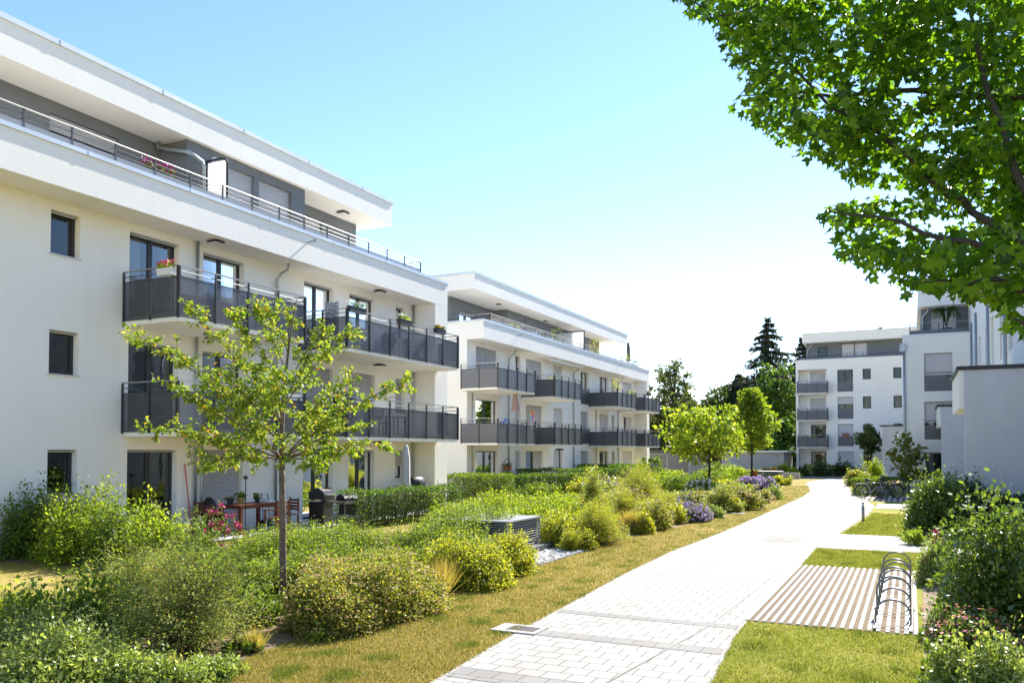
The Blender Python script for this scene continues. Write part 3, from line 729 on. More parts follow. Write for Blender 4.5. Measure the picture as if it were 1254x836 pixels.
# ------------------------------------------------------------------ garages and the far roofs
g = thing('garage', 'grey garage with a dark flat roof beside the second block', 'garage', (-20, 74, 0))
MB().box(-24, -18.0, 74, 82, 0, 2.25).build('wall', 'garage_wall', g)
MB().box(-24.4, -17.5, 73.6, 82.4, 2.25, 2.52).build('roof', 'roof_dark', g)
MB().box(-22.9, -20.3, 73.93, 73.99, .05, 2.05).box(-20.1, -18.25, 73.93, 73.99, .05, 2.05).build('door', 'slatdoor' if 'slatdoor' in MATS else 'shutter_dark', g)
g = thing('garage', 'low pale garage with a thin light roof behind the round maple', 'garage', (-14.5, 90, 0))
MB().box(-18.5, -12.0, 90, 97, 0, 2.3).build('wall', 'concrete', g)
MB().box(-18.9, -11.6, 89.6, 97.4, 2.3, 2.48).build('roof', 'coping', g)
MB().box(-17.8, -15.4, 89.93, 89.99, .05, 2.05).box(-15.1, -12.6, 89.93, 89.99, .05, 2.05).build('door', 'shutter', g)
g = thing('brick_house', 'low red brick house glimpsed over the garage roofs', 'house', (-27, 112, 0))
MB().box(-33, -21, 112, 122, 0, 3.2).build('wall', 'brick_red', g); MB().box(-33.4, -20.6, 111.6, 122.4, 3.2, 3.45).build('roof', 'roof_dark', g)
MB().box(-31, -29.6, 111.95, 112.01, 1, 2.3).box(-25, -23.6, 111.95, 112.01, 1, 2.3).build('window', 'car_glass', g)
g = thing('office_building', 'pale flat roofed building far behind the tall thin tree', 'building', (-42, 160, 0))
MB().box(-52, -33, 160, 175, 0, 10.2).build('wall', 'stucco', g); MB().box(-52.4, -32.6, 159.6, 175.4, 10.2, 10.9).build('roof', 'coping', g)
mb = MB()
for i in range(6):
    for j in range(3): mb.box(-51 + i * 3, -49 + i * 3, 159.94, 160.01, 1 + j * 3, 2.6 + j * 3)
mb.build('window', 'car_glass', g)
# ------------------------------------------------------------------ things: garden furniture, balcony things, street furniture
def flowers(mb_leaf, mb_pet, c, L_, n, hh=.16, ax=1, s=.035):
    """little quads for flowers in boxes: leaves in mb_leaf, petals in mb_pet; L_ length along axis ax"""
    for i in range(n):
        for (m, k, z0, z1) in ((mb_leaf, 3, 0.0, hh * .75), (mb_pet, 2, hh * .45, hh)):
            for _ in range(k):
                p = np.array(c, float); p[ax] += random.uniform(-L_ / 2, L_ / 2); p[1 - ax] += random.uniform(-.09, .09); p[2] += random.uniform(z0, z1)
                a = RNG.normal(size=3); a /= np.linalg.norm(a); b = np.cross(a, RNG.normal(size=3)); b /= np.linalg.norm(b) + 1e-9
                e = s * random.uniform(.7, 1.3)
                m.quad(p - a * e, p + b * e * .7, p + a * e, p - b * e * .7)
def flower_box(label, c, L_, petal, ax=1, box='pot_dark', leaf='leaf_mid', n=34, hh=.2, w_=.16, h_=.17):
    t = thing('flower_box', label, 'flower box', c, None)
    d = [w_ / 2, w_ / 2]; d[ax] = L_ / 2
    mb = MB(); mb.box(c[0] - d[0], c[0] + d[0], c[1] - d[1], c[1] + d[1], c[2], c[2] + h_)
    mb.box(c[0] - d[0] - .012, c[0] + d[0] + .012, c[1] - d[1] - .012, c[1] + d[1] + .012, c[2] + h_ - .025, c[2] + h_ + .003)
    mb.build('trough', box, t)
    l, p = MB(), MB(); flowers(l, p, (c[0], c[1], c[2] + h_), L_ * .95, n, hh, ax)
    l.build('leaves', leaf, t); p.build('blossom', petal, t)
    return t
def potted(label, c, r, h, leaf, ph=.5, pot='terracotta', petal=None, n=60, spread=1.6, name='potted_plant'):
    t = thing(name, label, 'potted plant', c)
    MB().lathe(c, [(r * .7, 0), (r, h), (r * 1.06, h), (r * 1.06, h + .03), (r * .9, h + .03), (r * .88, h - .02)], 12).build('pot', pot, t, smooth=False)
    l, p = MB(), MB()
    for i in range(n):
        a = random.uniform(0, 2 * pi); rr = r * spread * sqrt(random.random()); z = h + ph * random.random() ** .8
        q = np.array([c[0] + rr * cos(a), c[1] + rr * sin(a), c[2] + z])
        for (m, k) in ((l, 1), (p, 1 if petal and random.random() < .4 else 0)):
            if not k: continue
            d = RNG.normal(size=3); d /= np.linalg.norm(d); b = np.cross(d, RNG.normal(size=3)); b /= np.linalg.norm(b) + 1e-9
            e = (.055 if m is l else .04) * random.uniform(.7, 1.4)
            m.quad(q - d * e, q + b * e * .6, q + d * e, q - b * e * .6)
    for i in range(5):
        a = random.uniform(0, 6.28); l.tube([(c[0], c[1], c[2] + h - .02), (c[0] + r * .8 * cos(a), c[1] + r * .8 * sin(a), c[2] + h + ph * .8)], .006, 4)
    l.build('leaves', leaf, t)
    if petal: p.build('blossom', petal, t)
    return t
def chair(label, c, rz=0.0, mat='wood_red', group=None, arms=True, name='garden_chair'):
    t = thing(name, label, 'chair', c, group, rz)
    def b(name, mat_, *bx):
        mb = MB()
        for q in bx: mb.box(*q)
        return mb.build(name, mat_, t, world=False)
    b('seat', mat, *[(-.23, .23, -.22 + i * .09, -.145 + i * .09, .42, .445) for i in range(5)])
    b('backrest', mat, *[(-.23, .23, .235, .26, .55 + i * .09, .61 + i * .09) for i in range(4)], (-.25, -.21, .23, .265, .445, .92), (.21, .25, .23, .265, .445, .92))
    for x in (-.23, .23):
        for y in (-.2, .24): b('leg', mat, (x - .022, x + .022, y - .022, y + .022, 0, .418 if y > 0 or not arms else .64))
        if arms: b('armrest', mat, (x - .035, x + .035, -.24, .232, .641, .665))
    return t
def parasol_closed(label, c, h, fab, r=.11, base=True, z0=.75):
    t = thing('closed_parasol', label, 'parasol', c)
    MB().tube([(c[0], c[1], c[2]), (c[0], c[1], c[2] + h)], .022, 8).build('pole', 'grill_metal', t)
    wob = [.12, -.15, .10, -.10, .14, -.12, .08, -.15]
    MB().lathe((c[0], c[1], c[2]), [(r * 1.25, z0), (r * 1.2, z0 + .1), (r, z0 + .35), (r * .9, h - .5), (r * .55, h - .12), (.02, h - .01)], 16, wob=wob).build('canopy', fab, t, smooth=True)
    if base: MB().lathe(c, [(.24, 0), (.24, .05), (.1, .07), (.04, .09), (.04, .3)], 16).build('base', 'concrete_dark', t)
    return t
def gas_grill(label, c, rz, w_=.62, side=.36):
    t = thing('gas_grill', label, 'barbecue grill', c, None, rz)
    B = lambda n, m, f, **k: (lambda mb: (f(mb), mb.build(n, m, t, world=False, **k))[1])(MB())
    B('cabinet', 'black_plastic', lambda m: m.box(-w_ / 2, w_ / 2, -.24, .24, .14, .78), bevel=.012)
    B('control_panel', 'black_plastic', lambda m: m.box(-w_ / 2, w_ / 2, -.30, -.242, .68, .82), bevel=.01)
    for i in range(3): B('knob', 'grill_metal', lambda m: m.tube([(-.18 + .18 * i, -.301, .75), (-.18 + .18 * i, -.335, .75)], .028, 10))
    def lid(m):
        pr = [(-.27, .83), (-.28, .95), (-.22, 1.08), (-.08, 1.17), (.12, 1.16), (.24, 1.05), (.27, .83)]
        b0 = len(m.v); k = len(pr)
        for x in (-w_ / 2, w_ / 2): m.v += [(x, y, z) for y, z in pr]
        m.f.append(tuple(b0 + i for i in range(k))); m.f.append(tuple(b0 + k + i for i in reversed(range(k))))
        m.f += [(b0 + i, b0 + k + i, b0 + k + (i + 1) % k, b0 + (i + 1) % k) for i in range(k)]
    lo = B('lid', 'black_plastic', lid)
    h = MB().tube([(-w_ * .38, -.275, .96), (-w_ * .38, -.33, .96), (w_ * .38, -.33, .96), (w_ * .38, -.275, .96)], .014, 8).build('handle', 'grill_metal', lo, world=False)
    for s in (-1, 1): B('side_shelf', 'grill_metal', lambda m: m.box(s * (w_ / 2 + side / 2 + .004) - side / 2, s * (w_ / 2 + side / 2 + .004) + side / 2, -.24, .22, .775, .805), bevel=.006)
    for x in (-w_ / 2 + .06, w_ / 2 - .06):
        for y in (-.2, .2): B('caster', 'tyre', lambda m: m.tube([(x - .02, y, .07), (x + .02, y, .07)], .07, 12))
    return t
def cart_grill(label, c, rz):
    t = thing('cart_grill', label, 'barbecue grill', c, None, rz)
    B = lambda n, m, f, **k: (lambda mb: (f(mb), mb.build(n, m, t, world=False, **k))[1])(MB())
    B('firebox', 'grill_metal', lambda m: m.box(-.27, .27, -.22, .22, .80, .90), bevel=.015)
    def lid(m):
        b0 = len(m.v); pr = [(-.22 * cos(a), .90 + .19 * sin(a)) for a in np.linspace(0, pi, 9)]; k = len(pr)
        for x in (-.26, .26): m.v += [(x, y, z) for y, z in pr]
        m.f.append(tuple(b0 + i for i in range(k))); m.f.append(tuple(b0 + k + i for i in reversed(range(k))))
        m.f += [(b0 + i, b0 + k + i, b0 + k + (i + 1) % k, b0 + (i + 1) % k) for i in range(k)]
    B('lid', 'black_plastic', lid)
    B('badge', 'grill_metal', lambda m: m.box(-.1, .1, -.228, -.221, .83, .87))
    for s in (-1, 1): B('side_shelf', 'grill_metal', lambda m: m.box(s * .42 - .14, s * .42 + .14, -.2, .2, .87, .895), bevel=.006)
    B('gas_locker', 'black_plastic', lambda m: m.box(-.2, .2, -.15, .15, .2, .34).box(-.2, .2, -.15, .15, .48, .78))
    for x in (-.24, .24):
        for y in (-.18, .18): B('leg', 'galvanised', lambda m: m.tube([(x, y, 0), (x, y, .81)], .016, 8))
    B('shelf', 'galvanised', lambda m: m.box(-.25, .25, -.19, .19, .36, .38))
    return t
# --- ground floor terraces of block one
PZ = .065
tx, ty = -17.0, 17.75
t = thing('garden_table', 'red brown wooden table set with pots before the closed roller shutter', 'table', (tx, ty, PZ))
mb = MB()
for i in range(8): mb.box(tx - .42 + i * .106, tx - .325 + i * .106, ty - .82, ty + .82, PZ + .78, PZ + .82)
mb.box(tx - .38, tx + .38, ty - .75, ty + .75, PZ + .70, PZ + .779).build('tabletop', 'wood_red', t)
for a in (-.36, .36):
    for b in (-.72, .72): MB().box(tx + a - .045, tx + a + .045, ty + b - .045, ty + b + .045, PZ, PZ + .699).build('leg', 'wood_red', t)
chair('red brown garden chair left of the wooden table', (-16.75, 16.15, PZ), pi, group='wooden garden chairs')
chair('red brown garden chair at the right end of the wooden table', (-16.7, 18.95, PZ), -.3, group='wooden garden chairs')
chair('red brown garden chair behind the wooden table against the wall', (-17.65, 16.8, PZ), pi / 2 + .1, group='wooden garden chairs')
chair('red brown garden chair on the front side of the wooden table', (-16.15, 17.9, PZ), -pi / 2, group='wooden garden chairs')
potted('squat ochre pot with a bushy green plant on the wooden table', (-17.1, 17.5, PZ + .82), .11, .14, 'leaf_mid', .16, 'pot_ochre', n=50)
potted('small dark pot with a green plant on the right of the wooden table', (-17.05, 18.1, PZ + .82), .08, .1, 'leaf_mid', .16, 'pot_dark', n=40)
potted('dark round pot behind the ochre pot on the wooden table', (-17.25, 17.25, PZ + .82), .1, .12, 'leaf_mid', .08, 'pot_dark', n=20)
t = thing('tray', 'pale tray with cups on the right end of the wooden table', 'tray', (-16.95, 18.42, PZ + .82))
MB().box(-17.1, -16.8, 18.3, 18.55, PZ + .82, PZ + .835).box(-17.1, -17.09, 18.3, 18.55, PZ + .835, PZ + .87).box(-16.81, -16.8, 18.3, 18.55, PZ + .835, PZ + .87).build('tray_base', 'white_plastic', t)
for (dx, dy) in ((-.08, -.05), (.06, .04), (.0, -.09)): MB().lathe((-16.95 + dx, 18.42 + dy, PZ + .836), [(.03, 0), (.04, .09), (.035, .09), (.027, .01)], 10).build('cup', 'white_plastic', t)
t = thing('broom', 'broom with a red handle leaning on the wall beside the downpipe', 'broom', (-18.0, 16.55, PZ))
MB().tube([(-17.92, 16.5, PZ + .12), (-18.13, 16.42, PZ + 1.95)], .016, 8).build('handle', 'red_plastic', t)
MB().box(-17.98, -17.86, 16.36, 16.64, PZ, PZ + .12).build('brush', 'bark_dark', t)
t = thing('garden_torch', 'black metal pole standing beside the left garden chair', 'torch', (-16.2, 16.75, 0))
MB().tube([(-16.2, 16.75, 0), (-16.2, 16.75, 1.62)], .014, 8).build('pole', 'black_plastic', t)
MB().lathe((-16.2, 16.75, 1.6), [(.02, 0), (.06, .03), (.06, .09), (.02, .11)], 10).build('burner', 'black_plastic', t)
t = thing('storage_bag', 'black sack slumped against the wall under the roller shutter', 'bag', (-17.95, 17.1, PZ))
MB().lathe((-17.9, 17.1, PZ), [(.2, 0), (.26, .2), (.24, .55), (.17, .85), (.05, 1.0)], 14, wob=[.1, -.1, .05, -.08]).build('sack', 'black_cover', t, smooth=True)
t['category'] = 'bag'
t = thing('hand_truck', 'grey folding hand trolley by the wall behind the large grill', 'hand trolley', (-17.95, 19.5, PZ))
MB().tube([(-17.95, 19.33, PZ + .1), (-18.05, 19.33, PZ + 1.0), (-18.05, 19.6, PZ + 1.0), (-17.95, 19.6, PZ + .1)], .014, 8).build('frame', 'galvanised', t)
MB().box(-17.95, -17.7, 19.32, 19.61, PZ + .0, PZ + .02).build('toe_plate', 'galvanised', t)
for y in (19.3, 19.63): MB().tube([(-17.97, y - .02, PZ + .1), (-17.97, y + .02, PZ + .1)], .1, 14).build('wheel', 'tyre', t)
gas_grill('large black gas grill with an open side shelf behind the young tree', (-16.55, 20.35, PZ), pi * .58, .75, .4)
cart_grill('small black and silver grill on a cart in front of the clipped hedge', (-15.2, 19.9, 0), pi * .42)
parasol_closed('closed grey parasol tied upright beside the end pier of the near block', (-15.95, 24.2, 0), 2.62, 'fabric_grey', .14)
t = thing('covered_grill', 'grill under a black cover beside the end pier on the ground floor', 'covered grill', (-17.4, 27.0, PZ))
MB().lathe((-17.35, 27.0, PZ), [(.42, .25), (.45, .6), (.43, 1.05), (.36, 1.25), (.2, 1.33), (.02, 1.34)], 18, sx=.75, sy=1.25, wob=[.06, -.05, .04, -.06, .03]).build('cover', 'black_cover', t, smooth=True)
for (x, y) in ((-17.55, 26.6), (-17.55, 27.4), (-17.15, 26.6), (-17.15, 27.4)): MB().tube([(x, y, PZ), (x, y, PZ + .3)], .03, 8).build('leg', 'black_plastic', t)
t = thing('storage_crate', 'yellow green plastic box under the covered grill', 'crate', (-16.6, 27.3, PZ))
MB().box(-16.8, -16.4, 27.0, 27.6, PZ, PZ + .62).build('body', 'yellow_green', t, bevel=.02); MB().box(-16.83, -16.37, 26.97, 27.63, PZ + .621, PZ + .67).build('lid', 'yellow_green', t, bevel=.012)
t = thing('lounge_bench', 'dark low bench piled with cushions under the slim ground floor window', 'bench', (-17.6, 25.9, PZ))
MB().box(-17.95, -17.3, 25.2, 26.5, PZ + .3, PZ + .4).build('seat', 'rattan', t)
for (x, y) in ((-17.9, 25.25), (-17.9, 26.45), (-17.35, 25.25), (-17.35, 26.45)): MB().box(x - .03, x + .03, y - .03, y + .03, PZ, PZ + .299).build('leg', 'rattan', t)
for (n, lab, y, m, tl) in ((0, 'patterned pale cushion standing tilted on the low bench', 25.95, 'cushion_print', .25), (1, 'flat printed cushion lying on the right of the low bench', 26.3, 'cushion_print', 1.3)):
    o = MB().lathe((0, 0, -.09), [(.02, 0), (.2, .015), (.26, .06), (.27, .09), (.26, .12), (.2, .165), (.02, .18)], 4, wob=None).build('cushion', m, None, smooth=False, bevel=.0)
    o.location = (-17.6, y, PZ + (.66 if n == 0 else .50)); o.rotation_euler = (0, pi / 2 - tl if n == 0 else 0, pi / 4 if n else .2); tag(o, lab, 'cushion')
for (lab, y, m, h) in (('dark blue storage box at the foot of the wall by the glass door', 24.75 + .9, 'blue_dark', .5),):
    t = thing('storage_box', lab, 'box', (-17.0, y - .5, PZ)); MB().box(-17.2, -16.8, y - .8, y - .3, PZ, PZ + h).build('body', m, t, bevel=.015); MB().box(-17.23, -16.77, y - .83, y - .27, PZ + h + .001, PZ + h + .05).build('lid', 'wood_brown', t)
# --- balconies of block one
Z2, Z1 = 5.79, 2.94
flower_box('flower box with pink blooms hooked on the near end of the top left balcony', (-16.55, 14.36, 6.72), .5, 'petal_pink', ax=0, box='white_plastic', leaf='leaf_bright')
t = thing('mosaic_screen', 'speckled blue white panel leaning inside the top left balcony end', 'panel', (-16.9, 14.6, Z2)); MB().box(-17.1, -16.55, 14.52, 14.54, Z2 + .12, Z2 + .95).build('board', 'mosaic', t); MB().box(-17.13, -16.52, 14.515, 14.545, Z2 + .05, Z2 + .12).build('foot', 'pot_dark', t)
o = MB().prism([(0, 0), (.62, 0), (.62, .02), (0, .02)], 0, .95).build('bamboo_screen', 'bamboo'); o.location = (-18.0, 14.62, Z2 + .05); tag(o, 'brown bamboo mat propped inside the top left balcony end', 'screen')
t = thing('rattan_sofa', 'brown rattan sofa behind the front panels of the top left balcony', 'sofa', (-17.1, 16.3, Z2))
MB().box(-17.4, -16.55, 15.5, 17.2, Z2 + .05, Z2 + .38).build('base', 'rattan', t, bevel=.02); MB().box(-17.4, -17.2, 15.5, 17.2, Z2 + .381, Z2 + .75).build('backrest', 'rattan', t, bevel=.02)
for y in (15.5, 17.08): MB().box(-17.199, -16.55, y, y + .12, Z2 + .381, Z2 + .6).build('armrest', 'rattan', t, bevel=.02)
t = thing('balcony_table', 'slim dark table at the right end of the top left balcony', 'table', (-16.9, 18.3, Z2)); MB().box(-17.3, -16.5, 17.7, 18.7, Z2 + .70, Z2 + .74).build('tabletop', 'rail_dark', t)
for (x, y) in ((-17.25, 17.75), (-17.25, 18.65), (-16.55, 17.75), (-16.55, 18.65)): MB().box(x - .02, x + .02, y - .02, y + .02, Z2, Z2 + .699).build('leg', 'rail_dark', t)
flower_box('dark flower box with white blooms at the corner of the top right balcony', (-16.12, 21.55, 6.86), .85, 'petal_white', box='pot_dark')
flower_box('dark flower box with white blooms in the middle of the top right balcony', (-16.12, 24.35, 6.86), .75, 'petal_white', box='pot_dark', leaf='leaf_bright')
flower_box('flower box of orange yellow blooms near the right end of the top balcony', (-16.12, 26.75, 6.86), .65, 'petal_yellow', box='pot_dark', leaf='leaf_mid', n=60, hh=.13)
t = thing('folded_chair', 'patterned folding chair leaning at the left end of the top right balcony', 'folding chair', (-17.0, 21.45, Z2))
MB().box(-17.25, -16.75, 21.36, 21.4, Z2 + .35, Z2 + 1.45).build('backrest', 'mosaic', t); MB().tube([(-17.27, 21.42, Z2), (-17.27, 21.38, Z2 + 1.5), (-16.73, 21.38, Z2 + 1.5), (-16.73, 21.42, Z2)], .014, 6).build('frame', 'grill_metal', t)
for i, (y, r) in enumerate(((25.0, pi), (26.55, 0), (25.8, pi / 2))):
    chair(['wooden chair left of the table on the top right balcony', 'wooden chair right of the table on the top right balcony', 'wooden chair behind the table on the top right balcony'][i], (-17.05 if i < 2 else -17.7, y, Z2), r, 'wood_brown', 'wooden chairs on the top right balcony', True, 'balcony_chair')
t = thing('balcony_table', 'wooden table between chairs on the top right balcony', 'table', (-17.05, 25.8, Z2)); MB().box(-17.4, -16.7, 25.4, 26.2, Z2 + .70, Z2 + .74).build('tabletop', 'wood_brown', t)
for (x, y) in ((-17.35, 25.45), (-17.35, 26.15), (-16.75, 25.45), (-16.75, 26.15)): MB().box(x - .025, x + .025, y - .025, y + .025, Z2, Z2 + .699).build('leg', 'wood_brown', t)
chair('wooden armchair on the lower right balcony of the near block', (-17.0, 24.2, Z1), pi, 'wood_brown', None, True, 'balcony_chair')
t = thing('balcony_table', 'small wooden table beside the armchair on the lower right balcony', 'table', (-17.0, 25.1, Z1)); MB().box(-17.3, -16.7, 24.8, 25.4, Z1 + .66, Z1 + .70).build('tabletop', 'wood_brown', t)
for (x, y) in ((-17.25, 24.85), (-17.25, 25.35), (-16.75, 24.85), (-16.75, 25.35)): MB().box(x - .025, x + .025, y - .025, y + .025, Z1, Z1 + .659).build('leg', 'wood_brown', t)
t = thing('covered_grill', 'grill under a dark cover at the left corner of the lower right balcony', 'covered grill', (-16.75, 21.75, Z1))
MB().lathe((-16.75, 21.75, Z1), [(.36, .15), (.38, .8), (.36, 1.22), (.28, 1.34), (.02, 1.38)], 16, sx=.8, sy=1.3, wob=[.05, -.05, .04, -.06]).build('cover', 'black_cover', t, smooth=True)
for (x, y) in ((-16.95, 21.4), (-16.55, 21.4), (-16.95, 22.1), (-16.55, 22.1)): MB().tube([(x, y, Z1), (x, y, Z1 + .2)], .03, 8).build('leg', 'black_plastic', t)
o = MB()
k = 16
for i in range(k):
    y0, y1 = 26.75 + .8 * i / k, 26.75 + .8 * (i + 1) / k
    o.quad((-16.25 + .02 * sin(i * 1.3), y0, Z1 + .1), (-16.25 + .02 * sin((i + 1) * 1.3), y1, Z1 + .1), (-16.25 + .02 * sin((i + 1) * 1.3), y1, Z1 + .95), (-16.25 + .02 * sin(i * 1.3), y0, Z1 + .95))
tag(o.build('hanging_cloth', 'curtain'), 'pale cloth hanging inside the right end of the lower right balcony', 'cloth')
o = MB()
k = 10
for i in range(k):
    y0, y1 = 27.3 + .75 * i / k, 27.3 + .75 * (i + 1) / k
    o.quad((-16.25 + .02 * sin(i * 1.3), y0, Z2 + .15), (-16.25 + .02 * sin((i + 1) * 1.3), y1, Z2 + .15), (-16.25 + .02 * sin((i + 1) * 1.3), y1, Z2 + .9), (-16.25 + .02 * sin(i * 1.3), y0, Z2 + .9))
tag(o.build('hanging_cloth', 'rattan'), 'brown mat hanging inside the right end of the top right balcony', 'cloth')
t = thing('wall_ornament', 'small black wire arch ornament on the wall of the lower left balcony', 'ornament', (-18.18, 19.3, 4.1))
MB().tube([(-18.17, 19.05 + .25 - .25 * cos(a), 4.3 + .25 * sin(a)) for a in np.linspace(0, pi, 12)], .008, 5).tube([(-18.17, 19.05, 4.3), (-18.17, 19.05, 3.85)], .008, 5).tube([(-18.17, 19.55, 4.3), (-18.17, 19.55, 3.85)], .008, 5).build('frame', 'black_plastic', t)
for y in (19.18, 19.3, 19.42): MB().lathe((-18.17, y, 4.02), [(.005, 0), (.02, .05), (.03, .12), (.005, .2)], 6).build('leaf_ornament', 'black_plastic', t)
# terrace of block one
flower_box('grey trough of magenta flowers on the terrace of the near block', (-17.45, 14.85, 9.28), 1.05, 'petal_magenta', box='concrete', n=80, hh=.34, h_=.24)
t = thing('privacy_screen', 'white frosted partition in a rounded dark frame on the near terrace', 'screen', (-17.9, 17.3, 9.0))
MB().box(-18.28, -17.55, 17.28, 17.30, 9.1, 10.72).build('screen_panel', 'screen_white', t)
MB().tube([(-17.52, 17.29, 9.0), (-17.52, 17.29, 10.65), (-17.60, 17.29, 10.76), (-17.7, 17.29, 10.79), (-18.3, 17.29, 10.79)], .035, 8).tube([(-18.3, 17.29, 10.79), (-18.3, 17.29, 9.0)], .035, 8).build('frame', 'frame', t)
t = thing('wall_clock', 'small round white wall lamp above the frosted partition', 'wall lamp', (-18.33, 17.55, 10.95)); t.name = 'wall_lamp'
MB().tube([(-18.35, 17.6, 10.9), (-18.30, 17.6, 10.9)], .12, 16).build('ring', 'white_plastic', t); MB().tube([(-18.299, 17.6, 10.9), (-18.27, 17.6, 10.9)], .07, 14).build('lamp_glass', 'grill_metal', t)
# --- block two: balcony and terrace things
ZB = 5.76; ZA = 2.91
t = thing('privacy_screen', 'white frosted terrace partition with a dark frame on the second block', 'screen', (-20.9, 53.4, 9.0))
MB().box(-22.4, -20.45, 53.38, 53.42, 9.1, 10.75).build('screen_panel', 'screen_white', t)
MB().tube([(-20.42, 53.4, 9.0), (-20.42, 53.4, 10.8), (-22.4, 53.4, 10.8)], .05, 8).build('frame', 'frame', t)
parasol_closed('closed brown parasol at the far end of the second block terrace', (-20.7, 64.2, 9.0), 2.35, 'fabric_brown', .15)
parasol_closed('closed rose parasol on the lower first balcony of the second block', (-19.6, 40.6, ZA), 2.75, 'fabric_rose', .17, True, 1.7)
potted('yellow blossoming shrub in a pot on the second block terrace', (-20.7, 56.5, 9.0), .25, .4, 'leaf_lime', 1.25, 'pot_dark', 'petal_yellow', 170, 2.2)
potted('leafy potted shrub near the left end of the second block terrace', (-20.8, 49.2, 9.0), .22, .4, 'leaf_mid', 1.0, 'pot_dark', None, 110, 2.0)
potted('bushy green potted plant right of the terrace umbrella', (-20.5, 65.4, 9.0), .25, .35, 'leaf_mid', .9, 'pot_dark', 'petal_pink', 120, 2.4)
potted('yellow green potted plant left of the terrace umbrella', (-20.6, 62.2, 9.0), .25, .35, 'leaf_lime', .85, 'terracotta', None, 110, 2.4)
potted('low potted plant with pale flowers at the near terrace corner of the second block', (-20.7, 42.6, 9.0), .2, .3, 'leaf_mid', .55, 'pot_dark', 'petal_yellow', 60, 2)
t = thing('patio_heater', 'patio heater with a dark shade on the second block terrace', 'patio heater', (-21.6, 46.3, 9.0)); MB().tube([(-21.6, 46.3, 9), (-21.6, 46.3, 10.5)], .03, 8).build('pole', 'grill_metal', t); MB().lathe((-21.6, 46.3, 10.35), [(.06, 0), (.08, .2), (.25, .22), (.05, .3)], 12).build('heater_head', 'fabric_brown', t)
potted('yellow flowering plant on the upper second balcony of the far white block', (-19.3, 44.95, ZB), .2, .35, 'leaf_lime', .75, 'pot_dark', 'petal_yellow', 90, 1.8)
potted('tall bright green plant at the corner of the upper third balcony', (-19.15, 55.6 + .9, ZB), .2, .4, 'leaf_lime', 1.5, 'pot_dark', None, 150, 1.7)
potted('bright green plant at the right end of the upper third balcony', (-19.15, 60.1, ZB), .2, .4, 'leaf_lime', .95, 'pot_dark', None, 100, 1.7)
flower_box('flower box with pink blooms on the left of the upper last balcony', (-18.8, 63.6, 6.85), .9, 'petal_pink', n=40)
flower_box('flower box with pink blooms on the right of the upper last balcony', (-18.8, 66.4, 6.85), .9, 'petal_blush', n=40)
flower_box('flower box with mixed blooms on the lower last balcony', (-18.8, 66.2, 3.95), 1.0, 'petal_yellow', n=36)
o = MB().tube([(-19.3, 38.6, ZA + .8 + .0), *[(-19.3, 38.9 - .35 * cos(a), ZA + .85 + .35 * sin(a)) for a in np.linspace(0, pi, 10)]], .06, 8).build('swim_ring', 'blue_plastic'); tag(o, 'blue inflatable ring over the rail of the lower first balcony', 'swim ring')
t = thing('pinwheel', 'rainbow coloured pinwheel on the rail of the lower first balcony', 'pinwheel', (-18.8, 41.0, 3.6))
MB().tube([(-18.8, 41.0, 3.6), (-18.8, 41.0, 4.35)], .012, 6).build('stick', 'white_plastic', t)
for i, m in enumerate(('red_plastic', 'orange', 'petal_yellow', 'green_plastic', 'blue_plastic', 'petal_magenta')):
    a = i * pi / 3; c = np.array([-18.78, 41.0, 4.38])
    MB().quad(c, c + np.array([.04, .3 * cos(a), .3 * sin(a)]), c + np.array([0, .32 * cos(a + .55), .32 * sin(a + .55)]), c + np.array([.02, .15 * cos(a + .9), .15 * sin(a + .9)])).build('sail', m, t)
for (lab, y, zz, m) in (('brown rattan bench behind the upper first balcony screens', 39.0, ZB, 'rattan'), ('dark rattan bench behind the upper third balcony screens', 57.6, ZB, 'rattan')):
    t = thing('rattan_bench', lab, 'bench', (-20.0, y, zz)); MB().box(-20.4, -19.7, y - .8, y + .8, zz, zz + .4).build('seat', m, t); MB().box(-20.4, -20.25, y - .8, y + .8, zz + .401, zz + .8).build('backrest', m, t)
t = thing('plant_shelf', 'arched metal plant shelf with pots against the second block wall', 'plant shelf', (-20.85, 42.2, .05))
mb = MB()
for y in (41.75, 42.75): mb.tube([(-20.9, y, .05), (-20.9, y, 1.5)], .015, 6)
mb.tube([(-20.9, 42.25 - .5 * cos(a), 1.5 + .45 * sin(a)) for a in np.linspace(0, pi, 12)], .015, 6)
for z in (.4, .85, 1.3): mb.box(-21.03, -20.77, 41.76, 42.74, z, z + .02)
mb.build('frame', 'iron', t)
for (y, z, lab, pot) in ((42.0, 1.322, 'terracotta pot on the upper left of the metal plant shelf', 'terracotta'), (42.5, 1.322, 'terracotta pot on the upper right of the metal plant shelf', 'terracotta'), (42.05, .872, 'green pot on the middle left of the metal plant shelf', 'green_plastic'), (42.5, .872, 'ochre pot on the middle right of the metal plant shelf', 'pot_ochre')):
    potted(lab, (-20.9, y, z), .12, .16, 'leaf_mid', .2, pot, None, 30)
t = thing('patio_lamp', 'slim dark lamp post with a flat head on the second block garden', 'garden lamp', (-19.3, 46.2, 0)); MB().tube([(-19.3, 46.2, 0), (-19.3, 46.2, 2.5)], .04, 8).build('post', 'rail_dark', t); MB().lathe((-19.3, 46.2, 2.42), [(.05, 0), (.3, .05), (.3, .1), (.1, .14)], 14).build('lamp_head', 'rail_dark', t)
